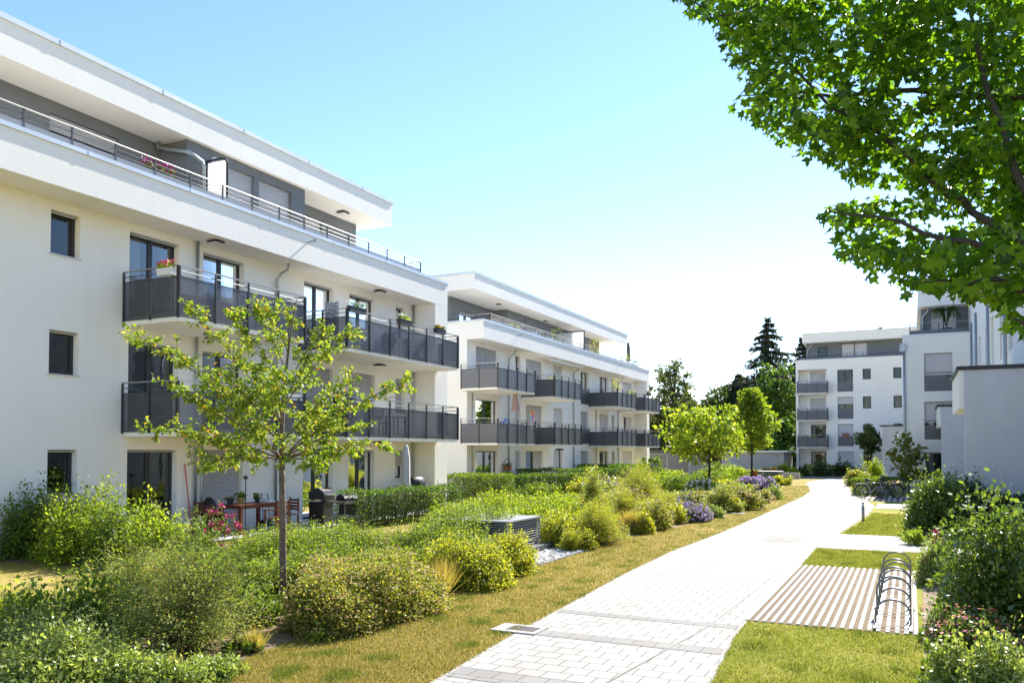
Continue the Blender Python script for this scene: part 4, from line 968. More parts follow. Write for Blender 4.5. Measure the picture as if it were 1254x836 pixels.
# --- far block things
for i, (u, m, pl) in enumerate(((-10.3, 'green_plastic', 'leaf_mid'), (-9.75, 'red_plastic', 'leaf_mid'), (-9.1, 'green_plastic', 'leaf_lime'), (-8.2, 'pot_dark', 'leaf_dark'))):
    potted(['green pot at the left end of the far block balcony', 'red pot of pink flowers on the far block balcony', 'green pot in the middle of the far block balcony', 'dark pot with a round shrub at the right end of the far block balcony'][i], (u, 91.45, 3.45), .2, .3, pl, [.35, .3, .35, .75][i], m, 'petal_pink' if i == 1 else None, 60, 1.6)
flower_box('red flower box with red blooms on the far block french window', (-6.05, 91.85, 3.95), .7, 'petal_red', ax=0, box='terracotta', n=40)
# --- right block terrace
def weeping(label, c, r, h):
    t = thing('potted_plant', label, 'potted plant', c)
    MB().lathe(c, [(.2, 0), (.28, .45), (.25, .45)], 12).build('pot', 'pot_dark', t)
    l = MB()
    for i in range(150):
        a = random.uniform(0, 6.28); rr = r * random.uniform(.3, 1); n = 5
        P = [(c[0] + rr * s * cos(a), c[1] + rr * s * sin(a), c[2] + .45 + h * sin(s * 2.1) * random.uniform(.9, 1)) for s in np.linspace(0, 1.25, n)]
        for p, q in zip(P, P[1:]): l.quad(p, (p[0], p[1], p[2] + .05), (q[0], q[1], q[2] + .05), q)
    l.build('leaves', 'leaf_dark', t)
weeping('dark weeping plant on the terrace of the white block at right', (2.0, 54.5, 9.2), .75, 1.25)

# --- ventilation housing by the path
def vent(label, c, sx, sy, h, group):
    t = thing('ventilation_unit', label, 'ventilation unit', (c[0], c[1], 0), group)
    x0, x1, y0, y1 = c[0] - sx / 2, c[0] + sx / 2, c[1] - sy / 2, c[1] + sy / 2
    MB().box(x0 - .1, x1 + .28, y0 - .12, y1 + .25, 0, .16).build('plinth', 'concrete_dark', t, bevel=.008)
    MB().box(x0 + .07, x1 - .07, y0 + .07, y1 - .07, .161, h - .05).build('core', 'coping_dark', t)
    mb = MB(); n = 10
    for i in range(n):
        z = .2 + (h - .29) * i / (n - 1)
        for (a, b) in (((x1, y0), (x1, y1)), ((x0, y0), (x0, y1)), ((x0, y0), (x1, y0)), ((x0, y1), (x1, y1))):
            nx, ny = (1 if a[0] == x1 and b[0] == x1 else -1 if a[0] == x0 and b[0] == x0 else 0), (-1 if a[1] == y0 and b[1] == y0 else 1 if a[1] == y1 and b[1] == y1 else 0)
            p = lambda q, o, z_: (q[0] - nx * o, q[1] - ny * o, z_)
            mb.quad(p(a, .0, z), p(b, .0, z), p(b, .045, z + .012), p(a, .045, z + .012)).quad(p(a, .0, z), p(b, .0, z), p(b, .0, z - .012), p(a, .0, z - .012))
    mb.build('louvres', 'louvre', t)
    mb = MB()
    for x in (x0 + .02, x1 - .02):
        for y in (y0 + .02, y1 - .02): mb.box(x - .018, x + .018, y - .018, y + .018, .161, h - .045)
    mb.build('corner_post', 'louvre', t)
    MB().box(x0 - .03, x1 + .03, y0 - .03, y1 + .03, h - .045, h).build('cover_plate', 'plate', t, bevel=.006)
    return t
vent('grey louvred ventilation box with a flat top beside the pebbles', (-8.85, 17.25), 1.55, 1.75, .80, 'louvred ventilation boxes')
vent('dark louvred box far down the bed by the low concrete wall', (-9.2, 62.0), 1.6, 1.6, .95, 'louvred ventilation boxes')
o = MB().box(-10.2, -8.6, 74.2, 74.5, 0, .55).build('garden_wall', 'concrete'); tag(o, 'short low concrete wall beside the far road', 'wall')
# pebbles: nobody could count them
mb = MB(); pe = gl([(640, 692), (664, 692), (722, 673.5), (690, 668), (668, 670)])
sheet('gravel_bed', pe, .009, 'pebble')
def inpoly(x, y, P):
    c = False; j = len(P) - 1
    for i in range(len(P)):
        if (P[i][1] > y) != (P[j][1] > y) and x < (P[j][0] - P[i][0]) * (y - P[i][1]) / (P[j][1] - P[i][1] + 1e-12) + P[i][0]: c = not c
        j = i
    return c
xs = [p[0] for p in pe]; ys = [p[1] for p in pe]; cnt = 0
while cnt < 1500:
    x, y = random.uniform(min(xs), max(xs)), random.uniform(min(ys), max(ys))
    cnt += 1
    if not inpoly(x, y, pe): continue
    r = random.uniform(.025, .06)
    mb.lathe((x, y, .0), [(r * .7, .005), (r, r * .4), (r * .7, r * .85), (r * .2, r)], 6, sx=random.uniform(.7, 1.2), sy=random.uniform(.7, 1.2), wob=[random.uniform(-.15, .15) for _ in range(5)])
tag(mb.build('pebbles', 'pebble'), 'pale pebbles spread in front of the louvred box', 'gravel', None, 'stuff')
# drain in the verge
dp = gl([(613, 770), (652, 776), (657, 768.5), (622, 763.5)])
dx0, dx1, dy0, dy1 = -4.98, -4.34, 9.55, 10.0
t = thing('drain', 'iron drain grate in a pale concrete frame at the edge of the path', 'drain', (-4.66, 9.78, 0))
MB().box(dx0, dx1, dy0, dy0 + .09, 0, .03).box(dx0, dx1, dy1 - .09, dy1, 0, .03).box(dx0, dx0 + .18, dy0 + .09, dy1 - .09, 0, .03).box(dx1 - .06, dx1, dy0 + .09, dy1 - .09, 0, .03).build('frame', 'strip_stone', t)
mb = MB(); mb.box(dx0 + .18, dx1 - .06, dy0 + .09, dy1 - .09, 0, .014)
for i in range(9): mb.box(dx0 + .19 + i * .043, dx0 + .215 + i * .043, dy0 + .092, dy1 - .092, .014, .027)
mb.build('grate', 'iron', t)
o = MB().box(-6.3, -5.7, 31.6, 32.1, 0, .022).build('drain_cover', 'strip_stone'); tag(o, 'flat pale drain cover at the path edge farther along', 'drain cover')
# --- bicycle stand on stone strips
def strips(label, x0, x1, y0, y1, period, wdt, skew=None, grp=None):
    sheet('soil_bed', [(x0 - .02, y0), (x1 + .02, y0), (x1 + .02, y1), (x0 - .02, y1)], .009, 'soil_tan')
    n = int((x1 - x0) / period) + 1
    src = None
    for i in range(n):
        x = x0 + i * period
        L0 = y1 - y0
        if src is None:
            src = MB().box(-wdt / 2, wdt / 2, 0, L0, 0, .022).build('stone_strip', 'strip_stone', None); o = src
        else:
            o = src.copy(); COL.objects.link(o)
        o.location = (x, y0, .006); tag(o, label, 'paving strip', grp)
strips('pale stone paving strip under the near hoop stand', -2.06, .04, 11.68, 17.85, .1105, .05, None, 'stone strips under the near bicycle stand')
strips('pale stone paving strip under the parked bicycles', -2.2, .3, 42.5, 47.0, .25, .14, None, 'stone strips under the parked bicycles')
rk = thing('bicycle_stand', 'row of curved galvanised bicycle hoops standing on the stone strips', 'bicycle stand', (-.25, 14.5, 0))
xl, xr = -.45, -.02
for i in range(9):
    hi = i % 2 == 1
    y = 12.2 + i * .52; h = .60 if hi else .36
    r = (xr - xl) / 2; cx = (xl + xr) / 2
    P = [(xl, y, .03)] + [(cx - r * cos(a), y, h - r * .9 + r * .9 * sin(a)) for a in np.linspace(0, pi, 12)] + [(xr, y, .03)]
    MB().tube(P, .0135, 8).build('hoop', 'galvanised', rk, smooth=True)
for x in (xl, xr): MB().box(x - .02, x + .02, 11.75, 17.0, .028, .05).build('ground_rail', 'galvanised', rk)
# --- bollard lights
def bollard(lab, x, y, h=.66):
    t = thing('bollard_light', lab, 'bollard', (x, y, 0), 'bollard lights along the path')
    MB().tube([(x, y, 0), (x, y, h - .14)], .05, 14).build('post', 'steel', t, smooth=True)
    MB().tube([(x, y, h - .14), (x, y, h - .03)], .043, 14).build('lamp_glass', 'lamp_glass', t, smooth=True)
    MB().tube([(x, y, h - .03), (x, y, h)], .05, 14).build('cap', 'galvanised', t)
    MB().lathe((x, y, 0), [(.08, .0), (.08, .015), (.05, .02)], 14).build('base', 'galvanised', t)
p = gnd(1057, 638.5); bollard('nearer steel bollard light at the edge of the lawn', p[0], p[1])
p = gnd(1046, 601.5); bollard('farther steel bollard light beside the round reddish shrub', p[0], p[1], .6)
# --- street lamps
p = at(1102, 560, 60); t = thing('street_lamp', 'grey street lamp with a white cylindrical head beside the small maple', 'street lamp', (p[0], p[1], 0))
MB().tube([(p[0], p[1], 0), (p[0], p[1], 3.35)], .06, 12).build('post', 'zinc', t); MB().lathe((p[0], p[1], 3.35), [(.1, 0), (.17, .05), (.17, .35), (.22, .36), (.22, .42), (.05, .46)], 14).build('lamp_head', 'white_plastic', t)
p = at(969.5, 560, 96); t = thing('street_lamp', 'old style lantern lamp post at the left corner of the far block', 'street lamp', (p[0], p[1], 0))
MB().tube([(p[0], p[1], 0), (p[0], p[1], 2.35)], .06, 10).build('post', 'rail_dark', t)
o = MB().lathe((p[0], p[1], 2.35), [(.12, 0), (.25, .5), (.24, .5)], 6).build('lantern', 'lamp_glass', t); MB().lathe((p[0], p[1], 2.851), [(.34, 0), (.08, .22), (.02, .3)], 6).build('lantern_roof', 'rail_dark', t)
p = gnd(1081, 600); t = thing('letterbox', 'small grey steel post box beside the clipped shrub near the bicycles', 'post box', (p[0], p[1], 0)); MB().box(p[0] - .14, p[0] + .14, p[1] - .1, p[1] + .1, .35, .95).build('body', 'concrete', t, bevel=.01); MB().box(p[0] - .03, p[0] + .03, p[1] - .03, p[1] + .03, 0, .349).build('post', 'rail_dark', t)
# --- bicycles
def bicycle(label, loc, rz, fr, lean=0.0):
    t = thing('bicycle', label, 'bicycle', loc, 'bicycles parked at the far stand', rz); t.rotation_euler = (lean, 0, rz)
    B = lambda n, m, f, par=None, **k: (lambda mb: (f(mb), mb.build(n, m, par or t, world=False, **k))[1])(MB())
    R_ = .34; A, Bk = (.52, R_), (-.53, R_)
    ring = lambda c, r: [(c[0] + r * cos(a), 0, c[1] + r * sin(a)) for a in np.linspace(0, 2 * pi, 25)]
    for c in (A, Bk):
        w_ = B('wheel', 'tyre', lambda m: m.tube(ring(c, R_ - .02), .02, 6, False))
        B('rim', 'galvanised', lambda m: m.tube(ring(c, R_ - .048), .011, 6, False), w_)
        def sp(m):
            for i in range(14):
                a = 2 * pi * i / 14; m.tube([(c[0], .02 * (-1) ** i, c[1]), (c[0] + (R_ - .05) * cos(a), 0, c[1] + (R_ - .05) * sin(a))], .0025, 3)
            m.tube([(c[0], -.04, c[1]), (c[0], .04, c[1])], .02, 8)
        B('spokes', 'grill_metal', sp, w_)
        B('mudguard', 'black_plastic', lambda m: m.tube([(c[0] + (R_ + .02) * cos(a), 0, c[1] + (R_ + .02) * sin(a)) for a in np.linspace(.2, 2.4, 14)], .018, 6))
    bb = (-.08, 0, .29); st = (-.22, 0, .80); hd = (.36, 0, .83); hb = (.40, 0, .68)
    B('frame', fr, lambda m: m.tube([bb, st], .017, 8).tube([(-.215, 0, .76), (.37, 0, .80)], .017, 8).tube([bb, hb], .019, 8).tube([hd, hb], .02, 8).tube([(Bk[0], .03, R_), bb], .01, 6).tube([(Bk[0], -.03, R_), bb], .01, 6).tube([(Bk[0], .03, R_), (-.21, 0, .74)], .009, 6).tube([(Bk[0], -.03, R_), (-.21, 0, .74)], .009, 6), None, smooth=True)
    B('fork', fr, lambda m: m.tube([hb, (.42, .05, .6), (A[0], .05, R_)], .013, 6).tube([hb, (.42, -.05, .6), (A[0], -.05, R_)], .013, 6))
    B('handlebar', 'black_plastic', lambda m: m.tube([hd, (.35, 0, .98)], .014, 6).tube([(.22, .29, 1.0), (.35, .2, 1.02), (.38, 0, .99), (.35, -.2, 1.02), (.22, -.29, 1.0)], .013, 6))
    B('saddle', 'black_plastic', lambda m: m.tube([(-.36, 0, .92), (-.28, 0, .935), (-.16, 0, .925), (-.08, 0, .92)], [.06, .08, .035, .02], 8).tube([st, (-.24, 0, .92)], .014, 6))
    B('crankset', 'grill_metal', lambda m: m.tube([(-.08, .045, .29), (-.08, .05, .29)], .09, 16).tube([(-.08, .06, .29), (-.02, .06, .14)], .01, 6).tube([(-.08, -.06, .29), (-.14, -.06, .44)], .01, 6))
    B('pedal', 'black_plastic', lambda m: m.box(-.07, .03, .065, .15, .125, .15)); B('pedal', 'black_plastic', lambda m: m.box(-.19, -.09, -.15, -.065, .43, .455))
    B('luggage_rack', 'black_plastic', lambda m: m.box(-.78, -.3, -.06, .06, .725, .74).tube([(-.7, .06, .73), (Bk[0], .05, R_)], .007, 5).tube([(-.7, -.06, .73), (Bk[0], -.05, R_)], .007, 5))
    B('reflector', 'orange', lambda m: m.box(-.83, -.81, -.04, .04, .66, .72)); B('headlight', 'grill_metal', lambda m: m.tube([(.42, 0, .86), (.48, 0, .86)], .035, 10))
    return t
bicycle('black bicycle leaning nearest to the path in the far bicycle stand', (-1.75, 44.6, .03), radians(20), 'zinc', .06)
bicycle('silver framed bicycle in the middle of the far bicycle stand', (-1.05, 45.1, .03), radians(28), 'car_silver', -.08)
bicycle('dark bicycle with an orange reflector beside the tall green shrub', (-.15, 45.6, .03), radians(14), 'car_dark', .07)
# --- cars far behind the bed
def car(label, loc, rz, paint):
    t = thing('parked_car', label, 'car', loc, 'cars parked by the far trees', rz)
    B = lambda n, m, f, **k: (lambda mb: (f(mb), mb.build(n, m, t, world=False, **k))[1])(MB())
    def prof(m, P, w0, w1):
        b0 = len(m.v); k = len(P)
        for s in (-1, 1): m.v += [(x, s * (w0 if z < .9 else w1), z) for x, z in P]
        m.f.append(tuple(b0 + i for i in range(k))); m.f.append(tuple(b0 + k + i for i in reversed(range(k))))
        m.f += [(b0 + i, b0 + k + i, b0 + k + (i + 1) % k, b0 + (i + 1) % k) for i in range(k)]
    B('body', paint, lambda m: prof(m, [(-2.1, .3), (-2.15, .7), (-2.0, .93), (-1.85, .96), (-1.5, 1.36), (-.9, 1.46), (.2, 1.44), (.95, .96), (1.85, .84), (2.12, .66), (2.1, .3)], .88, .70), bevel=.03)
    B('rear_window', 'car_glass', lambda m: m.quad((-1.90, -.6, 1.0), (-1.90, .6, 1.0), (-1.56, .55, 1.34), (-1.56, -.55, 1.34)))
    B('windscreen', 'car_glass', lambda m: m.quad((.96, -.62, 1.0), (.96, .62, 1.0), (.32, .56, 1.4), (.32, -.56, 1.4)))
    for s in (-1, 1):
        B('side_window', 'car_glass', lambda m: m.quad((-1.45, s * .80, 1.0), (.75, s * .80, 1.0), (.1, s * .735, 1.38), (-1.2, s * .735, 1.38)))
        B('tail_light', 'tail_red', lambda m: m.box(-2.17, -2.1, s * .7 - .12, s * .7 + .12, .68, .84)); B('headlight', 'lamp_glass', lambda m: m.box(2.03, 2.13, s * .65 - .15, s * .65 + .15, .62, .74))
        for x in (-1.3, 1.35):
            w_ = B('wheel', 'tyre', lambda m: m.tube([(x, s * .72, .32), (x, s * .9, .32)], .32, 18)); MB().tube([(x, s * .9, .32), (x, s * .915, .32)], .19, 12).build('rim', 'galvanised', w_, world=False)
    B('licence_plate', 'white_plastic', lambda m: m.box(-2.185, -2.16, -.26, .26, .5, .61))
    return t
p = at(914, 570, 100); car('silver blue parked car under the dark trees', (p[0], p[1], .02), radians(62), 'car_silver')
p = at(937, 570, 106); car('dark parked car beside the silver one, right of the narrow maple', (p[0], p[1], .02), radians(70), 'car_dark')
# ------------------------------------------------------------------ vegetation
def unit(a): return a / (np.linalg.norm(a, axis=-1, keepdims=True) + 1e-9)
SH_QUAD = np.array([(0, 0), (.45, .5), (1, 0), (.45, -.5)])
SH_LONG = np.array([(0, 0), (.35, .5), (.7, .38), (1, 0), (.7, -.38), (.35, -.5)])
_lob = []
for k in range(5):
    a = (-2 + k) * radians(58); r = (.62, .9, 1.0, .9, .62)[k]
    _lob.append((a - radians(11), r * .82)); _lob.append((a, r)); _lob.append((a + radians(11), r * .82))
    if k < 4: _lob.append((a + radians(29), .52))
SH_MAPLE = np.array([(0, 0.0)] + [(.18 + .82 * r * cos(a), .9 * r * sin(a)) for a, r in _lob])
class Veg:
    def __init__(s): s.V = []; s.Lp = []; s.Sz = []; s.Mi = []; s.nv = 0
    def leaves(s, P, D, N, size, wid=.55, shape=SH_QUAD, mi=0, fold=.0):
        P = np.asarray(P, float); n = len(P)
        if n == 0: return
        D = unit(D); B = unit(np.cross(N, D)); N2 = np.cross(D, B)
        size = np.broadcast_to(np.asarray(size, float), (n,))
        k = len(shape)
        t, u = shape[:, 0], shape[:, 1]
        V = P[:, None, :] + size[:, None, None] * (t[None, :, None] * D[:, None, :] + wid * u[None, :, None] * B[:, None, :] + (fold * np.abs(u) - (.12 + fold * .5) * t * t)[None, :, None] * N2[:, None, :])
        s.V.append(V.reshape(-1, 3)); s.Lp.append(np.arange(n * k) + s.nv); s.Sz.append(np.full(n, k)); s.Mi.append(np.full(n, mi)); s.nv += n * k
    def blades(s, P, D, H, W, mi=0, bend=None):
        """thin triangles from P along D*H with base width W"""
        n = len(P); D = np.asarray(D); side = unit(np.cross(D, RNG.normal(size=(n, 3))))
        H = np.broadcast_to(H, (n,))[:, None]; W = np.broadcast_to(W, (n,))[:, None]
        V = np.stack([P - side * W / 2, P + side * W / 2, P + D * H], 1)
        s.V.append(V.reshape(-1, 3)); s.Lp.append(np.arange(n * 3) + s.nv); s.Sz.append(np.full(n, 3)); s.Mi.append(np.full(n, mi)); s.nv += n * 3
    def stems(s, A, B_, r0, r1, mi=0):
        """three sided tapered sticks"""
        A = np.asarray(A, float); B_ = np.asarray(B_, float); n = len(A)
        if n == 0: return
        d = unit(B_ - A); x = unit(np.cross(d, RNG.normal(size=(n, 3)))); y = np.cross(d, x)
        r0 = np.broadcast_to(r0, (n,)); r1 = np.broadcast_to(r1, (n,))
        V = np.zeros((n, 6, 3))
        for k in range(3):
            o = x * cos(2.094 * k) + y * sin(2.094 * k)
            V[:, k] = A + o * r0[:, None]; V[:, 3 + k] = B_ + o * r1[:, None]
        base = (np.arange(n) * 6 + s.nv)[:, None]
        for k in range(3):
            q = np.array([k, (k + 1) % 3, 3 + (k + 1) % 3, 3 + k])[None, :] + base
            s.Lp.append(q.reshape(-1)); s.Sz.append(np.full(n, 4)); s.Mi.append(np.full(n, mi))
        s.V.append(V.reshape(-1, 3)); s.nv += n * 6
    def build(s, name, mats, parent=None, loc=None):
        V = np.concatenate(s.V)
        if loc is not None: V = V - np.array(loc)
        elif parent is not None: V = V - worldoff(parent)
        me = bpy.data.meshes.new(name)
        Lp = np.concatenate(s.Lp).astype(np.int32); Sz = np.concatenate(s.Sz).astype(np.int32)
        me.vertices.add(len(V)); me.vertices.foreach_set('co', V.astype(np.float32).ravel())
        me.loops.add(len(Lp)); me.loops.foreach_set('vertex_index', Lp)
        me.polygons.add(len(Sz)); st = np.concatenate([[0], np.cumsum(Sz)[:-1]]).astype(np.int32)
        me.polygons.foreach_set('loop_start', st); me.polygons.foreach_set('loop_total', Sz)
        me.polygons.foreach_set('material_index', np.concatenate(s.Mi).astype(np.int32))
        me.update(calc_edges=True); me.validate()
        for m in (mats if isinstance(mats, (list, tuple)) else [mats]): me.materials.append(M(m))
        o = bpy.data.objects.new(name, me); COL.objects.link(o)
        if parent is not None: o.parent = parent
        if loc is not None: o.location = tuple(loc)
        return o
def rnd(n, k=3): return RNG.normal(size=(n, k))
def sph(n, lo=-1.0):
    z = RNG.uniform(lo, 1, n); a = RNG.uniform(0, 2 * pi, n); r = np.sqrt(1 - z * z)
    return np.stack([r * np.cos(a), r * np.sin(a), z], 1)
def lumpy(d, amp, k=10):
    c = sph(k); w = RNG.uniform(-1, 1, k)
    return 1 + amp * (np.exp(6 * (d @ c.T - 1)) * w).sum(1)

def plant(name, label, cat, c, kind, r, h, leaf, size, n, mats, group=None, bloom=None, nb=0, bsize=.03, ry=None, wid=.55, amp=.45, boxy=0, shape=SH_QUAD):
    """one shrub or perennial: foliage mesh on top, its stems and blossom as parts. c = base point"""
    c = np.array([c[0], c[1], c[2] if len(c) > 2 else 0.0]); ry = ry or r
    lv, stv, bl = Veg(), Veg(), Veg()
    S3 = np.array([r, ry, h])
    tips = None
    if kind in ('dome', 'wild'):
        nt_ = max(14, int(n / 26)); d = sph(nt_, -.05); lf = lumpy(d, amp)
        if boxy: lf = lf / (np.abs(d) ** boxy).sum(1) ** (1 / boxy) * .9
        d2 = d * lf[:, None]
        tip = d2 * S3 * (RNG.uniform(.72, 1.0, (nt_, 1)) if kind == 'dome' else RNG.uniform(.55, 1.2, (nt_, 1)))
        wild_ = RNG.random(nt_) < .10; tip[wild_] *= np.array([1.05, 1.05, 1.32 if kind == 'dome' else 1.12])
        tip[:, 2] = np.maximum(tip[:, 2], .06 * h) ; base = np.stack([RNG.normal(size=nt_) * r * .12, RNG.normal(size=nt_) * ry * .12, np.zeros(nt_)], 1)
        stv.stems(base + c, tip + c, .010 if h > .8 else .005, .002)
        k = int(math.ceil(n / nt_)); t = RNG.uniform(.45, 1.04, (nt_, k)) ** .7
        P = base[:, None] + (tip - base)[:, None] * t[..., None] + rnd(nt_ * k).reshape(nt_, k, 3) * np.array([r, ry, h]) * .085
        D = unit((tip - base)[:, None] * .6 / np.linalg.norm(S3) + rnd(nt_ * k).reshape(nt_, k, 3) * .55 + np.array([0, 0, .15]))
        P = P.reshape(-1, 3); D = D.reshape(-1, 3); P[:, 2] = np.abs(P[:, 2])
        Nn = rnd(len(P)) * .7 + np.array([0, 0, .9])
        lv.leaves(P + c, D, Nn, size * RNG.uniform(.6, 1.3, len(P)), wid, shape)
        tips = tip + c
    elif kind == 'upright':
        ns = max(9, int(n / 34)); a = RNG.uniform(0, 2 * pi, ns); rr = np.sqrt(RNG.uniform(0, 1, ns))
        base = np.stack([rr * np.cos(a) * r * .75, rr * np.sin(a) * ry * .75, np.zeros(ns)], 1)
        ht = h * RNG.uniform(.55, 1.08, ns) * (1 - .25 * rr)
        tip = base + np.stack([np.cos(a) * rr * r * .35 + RNG.normal(size=ns) * .07 * h, np.sin(a) * rr * ry * .35 + RNG.normal(size=ns) * .07 * h, ht], 1)
        stv.stems(base + c, tip + c, .006, .002)
        k = int(math.ceil(n / ns)); t = RNG.uniform(.12, 1.0, (ns, k))
        P = (base[:, None] + (tip - base)[:, None] * t[..., None]).reshape(-1, 3)
        az = RNG.uniform(0, 2 * pi, len(P)); D = np.stack([np.cos(az), np.sin(az), RNG.uniform(-.35, .75, len(P))], 1)
        P = P + D * np.array([1, 1, .3]) * RNG.uniform(0, .05, (len(P), 1))
        lv.leaves(P + c, D, rnd(len(P)) * .5 + np.array([0, 0, 1.0]), size * RNG.uniform(.55, 1.2, len(P)) * (1.15 - .5 * t.reshape(-1)), wid, shape)
        tips = tip + c
    elif kind == 'feather':
        ns = max(24, int(n / 60)); d = sph(ns, .0); d = d * lumpy(d, amp)[:, None]
        tip = d * S3 * RNG.uniform(.5, 1.25, (ns, 1)); mid = tip * np.array([.45, .45, .75]) + rnd(ns) * .03
        base = rnd(ns) * np.array([r, ry, 0]) * .1
        stv.stems(base + c, mid + c, .005, .003); stv.stems(mid + c, tip + c, .002, .001)
        k = int(math.ceil(n / ns)); t = RNG.uniform(0, 1, (ns, k)) ** .8
        P = np.where(t[..., None] < .35, base[:, None] + (mid - base)[:, None] * (t / .35)[..., None], mid[:, None] + (tip - mid)[:, None] * ((t - .35) / .65)[..., None])
        sd = rnd(ns * k).reshape(ns, k, 3); P = P + sd * .055 * min(1.0, h) * RNG.uniform(.2, 1.3, (ns, k, 1))
        D = unit(unit(tip - mid)[:, None] * .8 + sd * .6 + np.array([0, 0, .2]))
        P = P.reshape(-1, 3); P[:, 2] = np.abs(P[:, 2]); keep = P[:, 2] > .12 * h; P = P[keep]; D = D.reshape(-1, 3)[keep] * np.array([1, 1, .5])
        lv.leaves(P + c, D, rnd(len(P)) * .45 + np.array([0, 0, .9]), size * RNG.uniform(.5, 1.3, len(P)), wid, shape)
        tips = tip + c
    elif kind == 'grass':
        a = RNG.uniform(0, 2 * pi, n); q = RNG.uniform(.05, 1, n); P = np.stack([np.cos(a) * q * r * .35, np.sin(a) * q * ry * .35, np.zeros(n)], 1)
        D = unit(np.stack([np.cos(a) * q * r * 1.0, np.sin(a) * q * ry * 1.0, np.full(n, h) * (1 - .35 * q * q)], 1) + rnd(n) * .1 * h)
        lv.blades(P + c, D, h * RNG.uniform(.6, 1.1, n), size)
        tips = P + c + D * h * .95
    elif kind == 'hedge':
        # a clipped block: leaves gather near its faces; r, ry = half sizes
        u = RNG.uniform(-1, 1, (n, 3)); f = RNG.integers(0, 5, n); w_ = 1 - np.abs(RNG.normal(size=n)) * .10
        ax = np.where(f < 2, 0, np.where(f < 4, 1, 2)); sg = np.where(f % 2 == 0, 1.0, -1.0); sg = np.where(f == 4, 1.0, sg)
        area = np.array([ry * h, ry * h, r * h, r * h, r * ry * 2]); f2 = RNG.choice(5, n, p=area / area.sum())
        ax = np.array([0, 0, 1, 1, 2])[f2]; sg = np.array([1, -1, 1, -1, 1.0])[f2]
        u[np.arange(n), ax] = sg * w_
        P = u * np.array([r, ry, h / 2]) + np.array([0, 0, h / 2])
        ph = np.sin(P[:, 0] * 2.3 + 1) * np.cos(P[:, 1] * 1.9) + .6 * np.sin(P[:, 1] * 5.1 + P[:, 0] * 3.3)
        out = np.zeros((n, 3)); out[np.arange(n), ax] = sg
        P = P + out * (ph * .045)[:, None] + rnd(n) * .035
        P[:, 2] = np.clip(P[:, 2], .03, None)
        D = unit(out * .7 + rnd(n) * .6 + np.array([0, 0, .3]))
        lv.leaves(P + c, D, rnd(n) * .6 + np.array([0, 0, .6]), size * RNG.uniform(.6, 1.3, n), wid, shape)
        m = int(n / 40); B0 = np.stack([RNG.uniform(-r * .8, r * .8, m), RNG.uniform(-ry * .8, ry * .8, m), np.zeros(m)], 1)
        stv.stems(B0 + c, B0 + c + np.stack([RNG.normal(size=m) * .08, RNG.normal(size=m) * .08, np.full(m, h * .93)], 1), .012, .003)
        tips = P + c
    o = lv.build(name, mats, None, c)
    tag(o, label, cat, group)
    if stv.V: stv.build('stem', 'stem_green' if kind == 'upright' else 'twig', o, None).location = (0, 0, 0)
    if bloom and nb:
        idx = RNG.choice(len(tips), nb, replace=nb > len(tips)); T_ = tips[idx]
        if bloom[1] == 'spike':
            up = unit(T_ - c + np.array([0, 0, h * .6])); q = T_.copy()
            for j in range(5):
                bl.leaves(q + up * (j * .03) + rnd(nb) * .008, rnd(nb) + up, rnd(nb), bsize * 1.1, .8, SH_QUAD)
            stv2 = Veg(); stv2.stems(T_ - up * .12, T_ + up * .16, .003, .002); stv2.build('flower_stalk', 'stem_green', o, None)
        elif bloom[1] == 'umbel':
            for j in range(9):
                off = rnd(nb) * np.array([bsize * 1.3, bsize * 1.3, bsize * .2]); bl.leaves(T_ + off + np.array([0, 0, .035]), rnd(nb) * np.array([1, 1, .2]), rnd(nb) * .3 + np.array([0, 0, 1]), bsize * RNG.uniform(.6, 1.1, nb), .9)
        elif bloom[1] == 'ball':
            for j in range(7): bl.leaves(T_ + rnd(nb) * bsize * .35, rnd(nb), rnd(nb), bsize, .9)
        else:
            bl.leaves(T_ + rnd(nb) * .03, rnd(nb), rnd(nb), bsize * RNG.uniform(.6, 1.3, nb), .8)
        bl.build('blossom', bloom[0], o, None)
    return o
def worldoff_fix(): pass

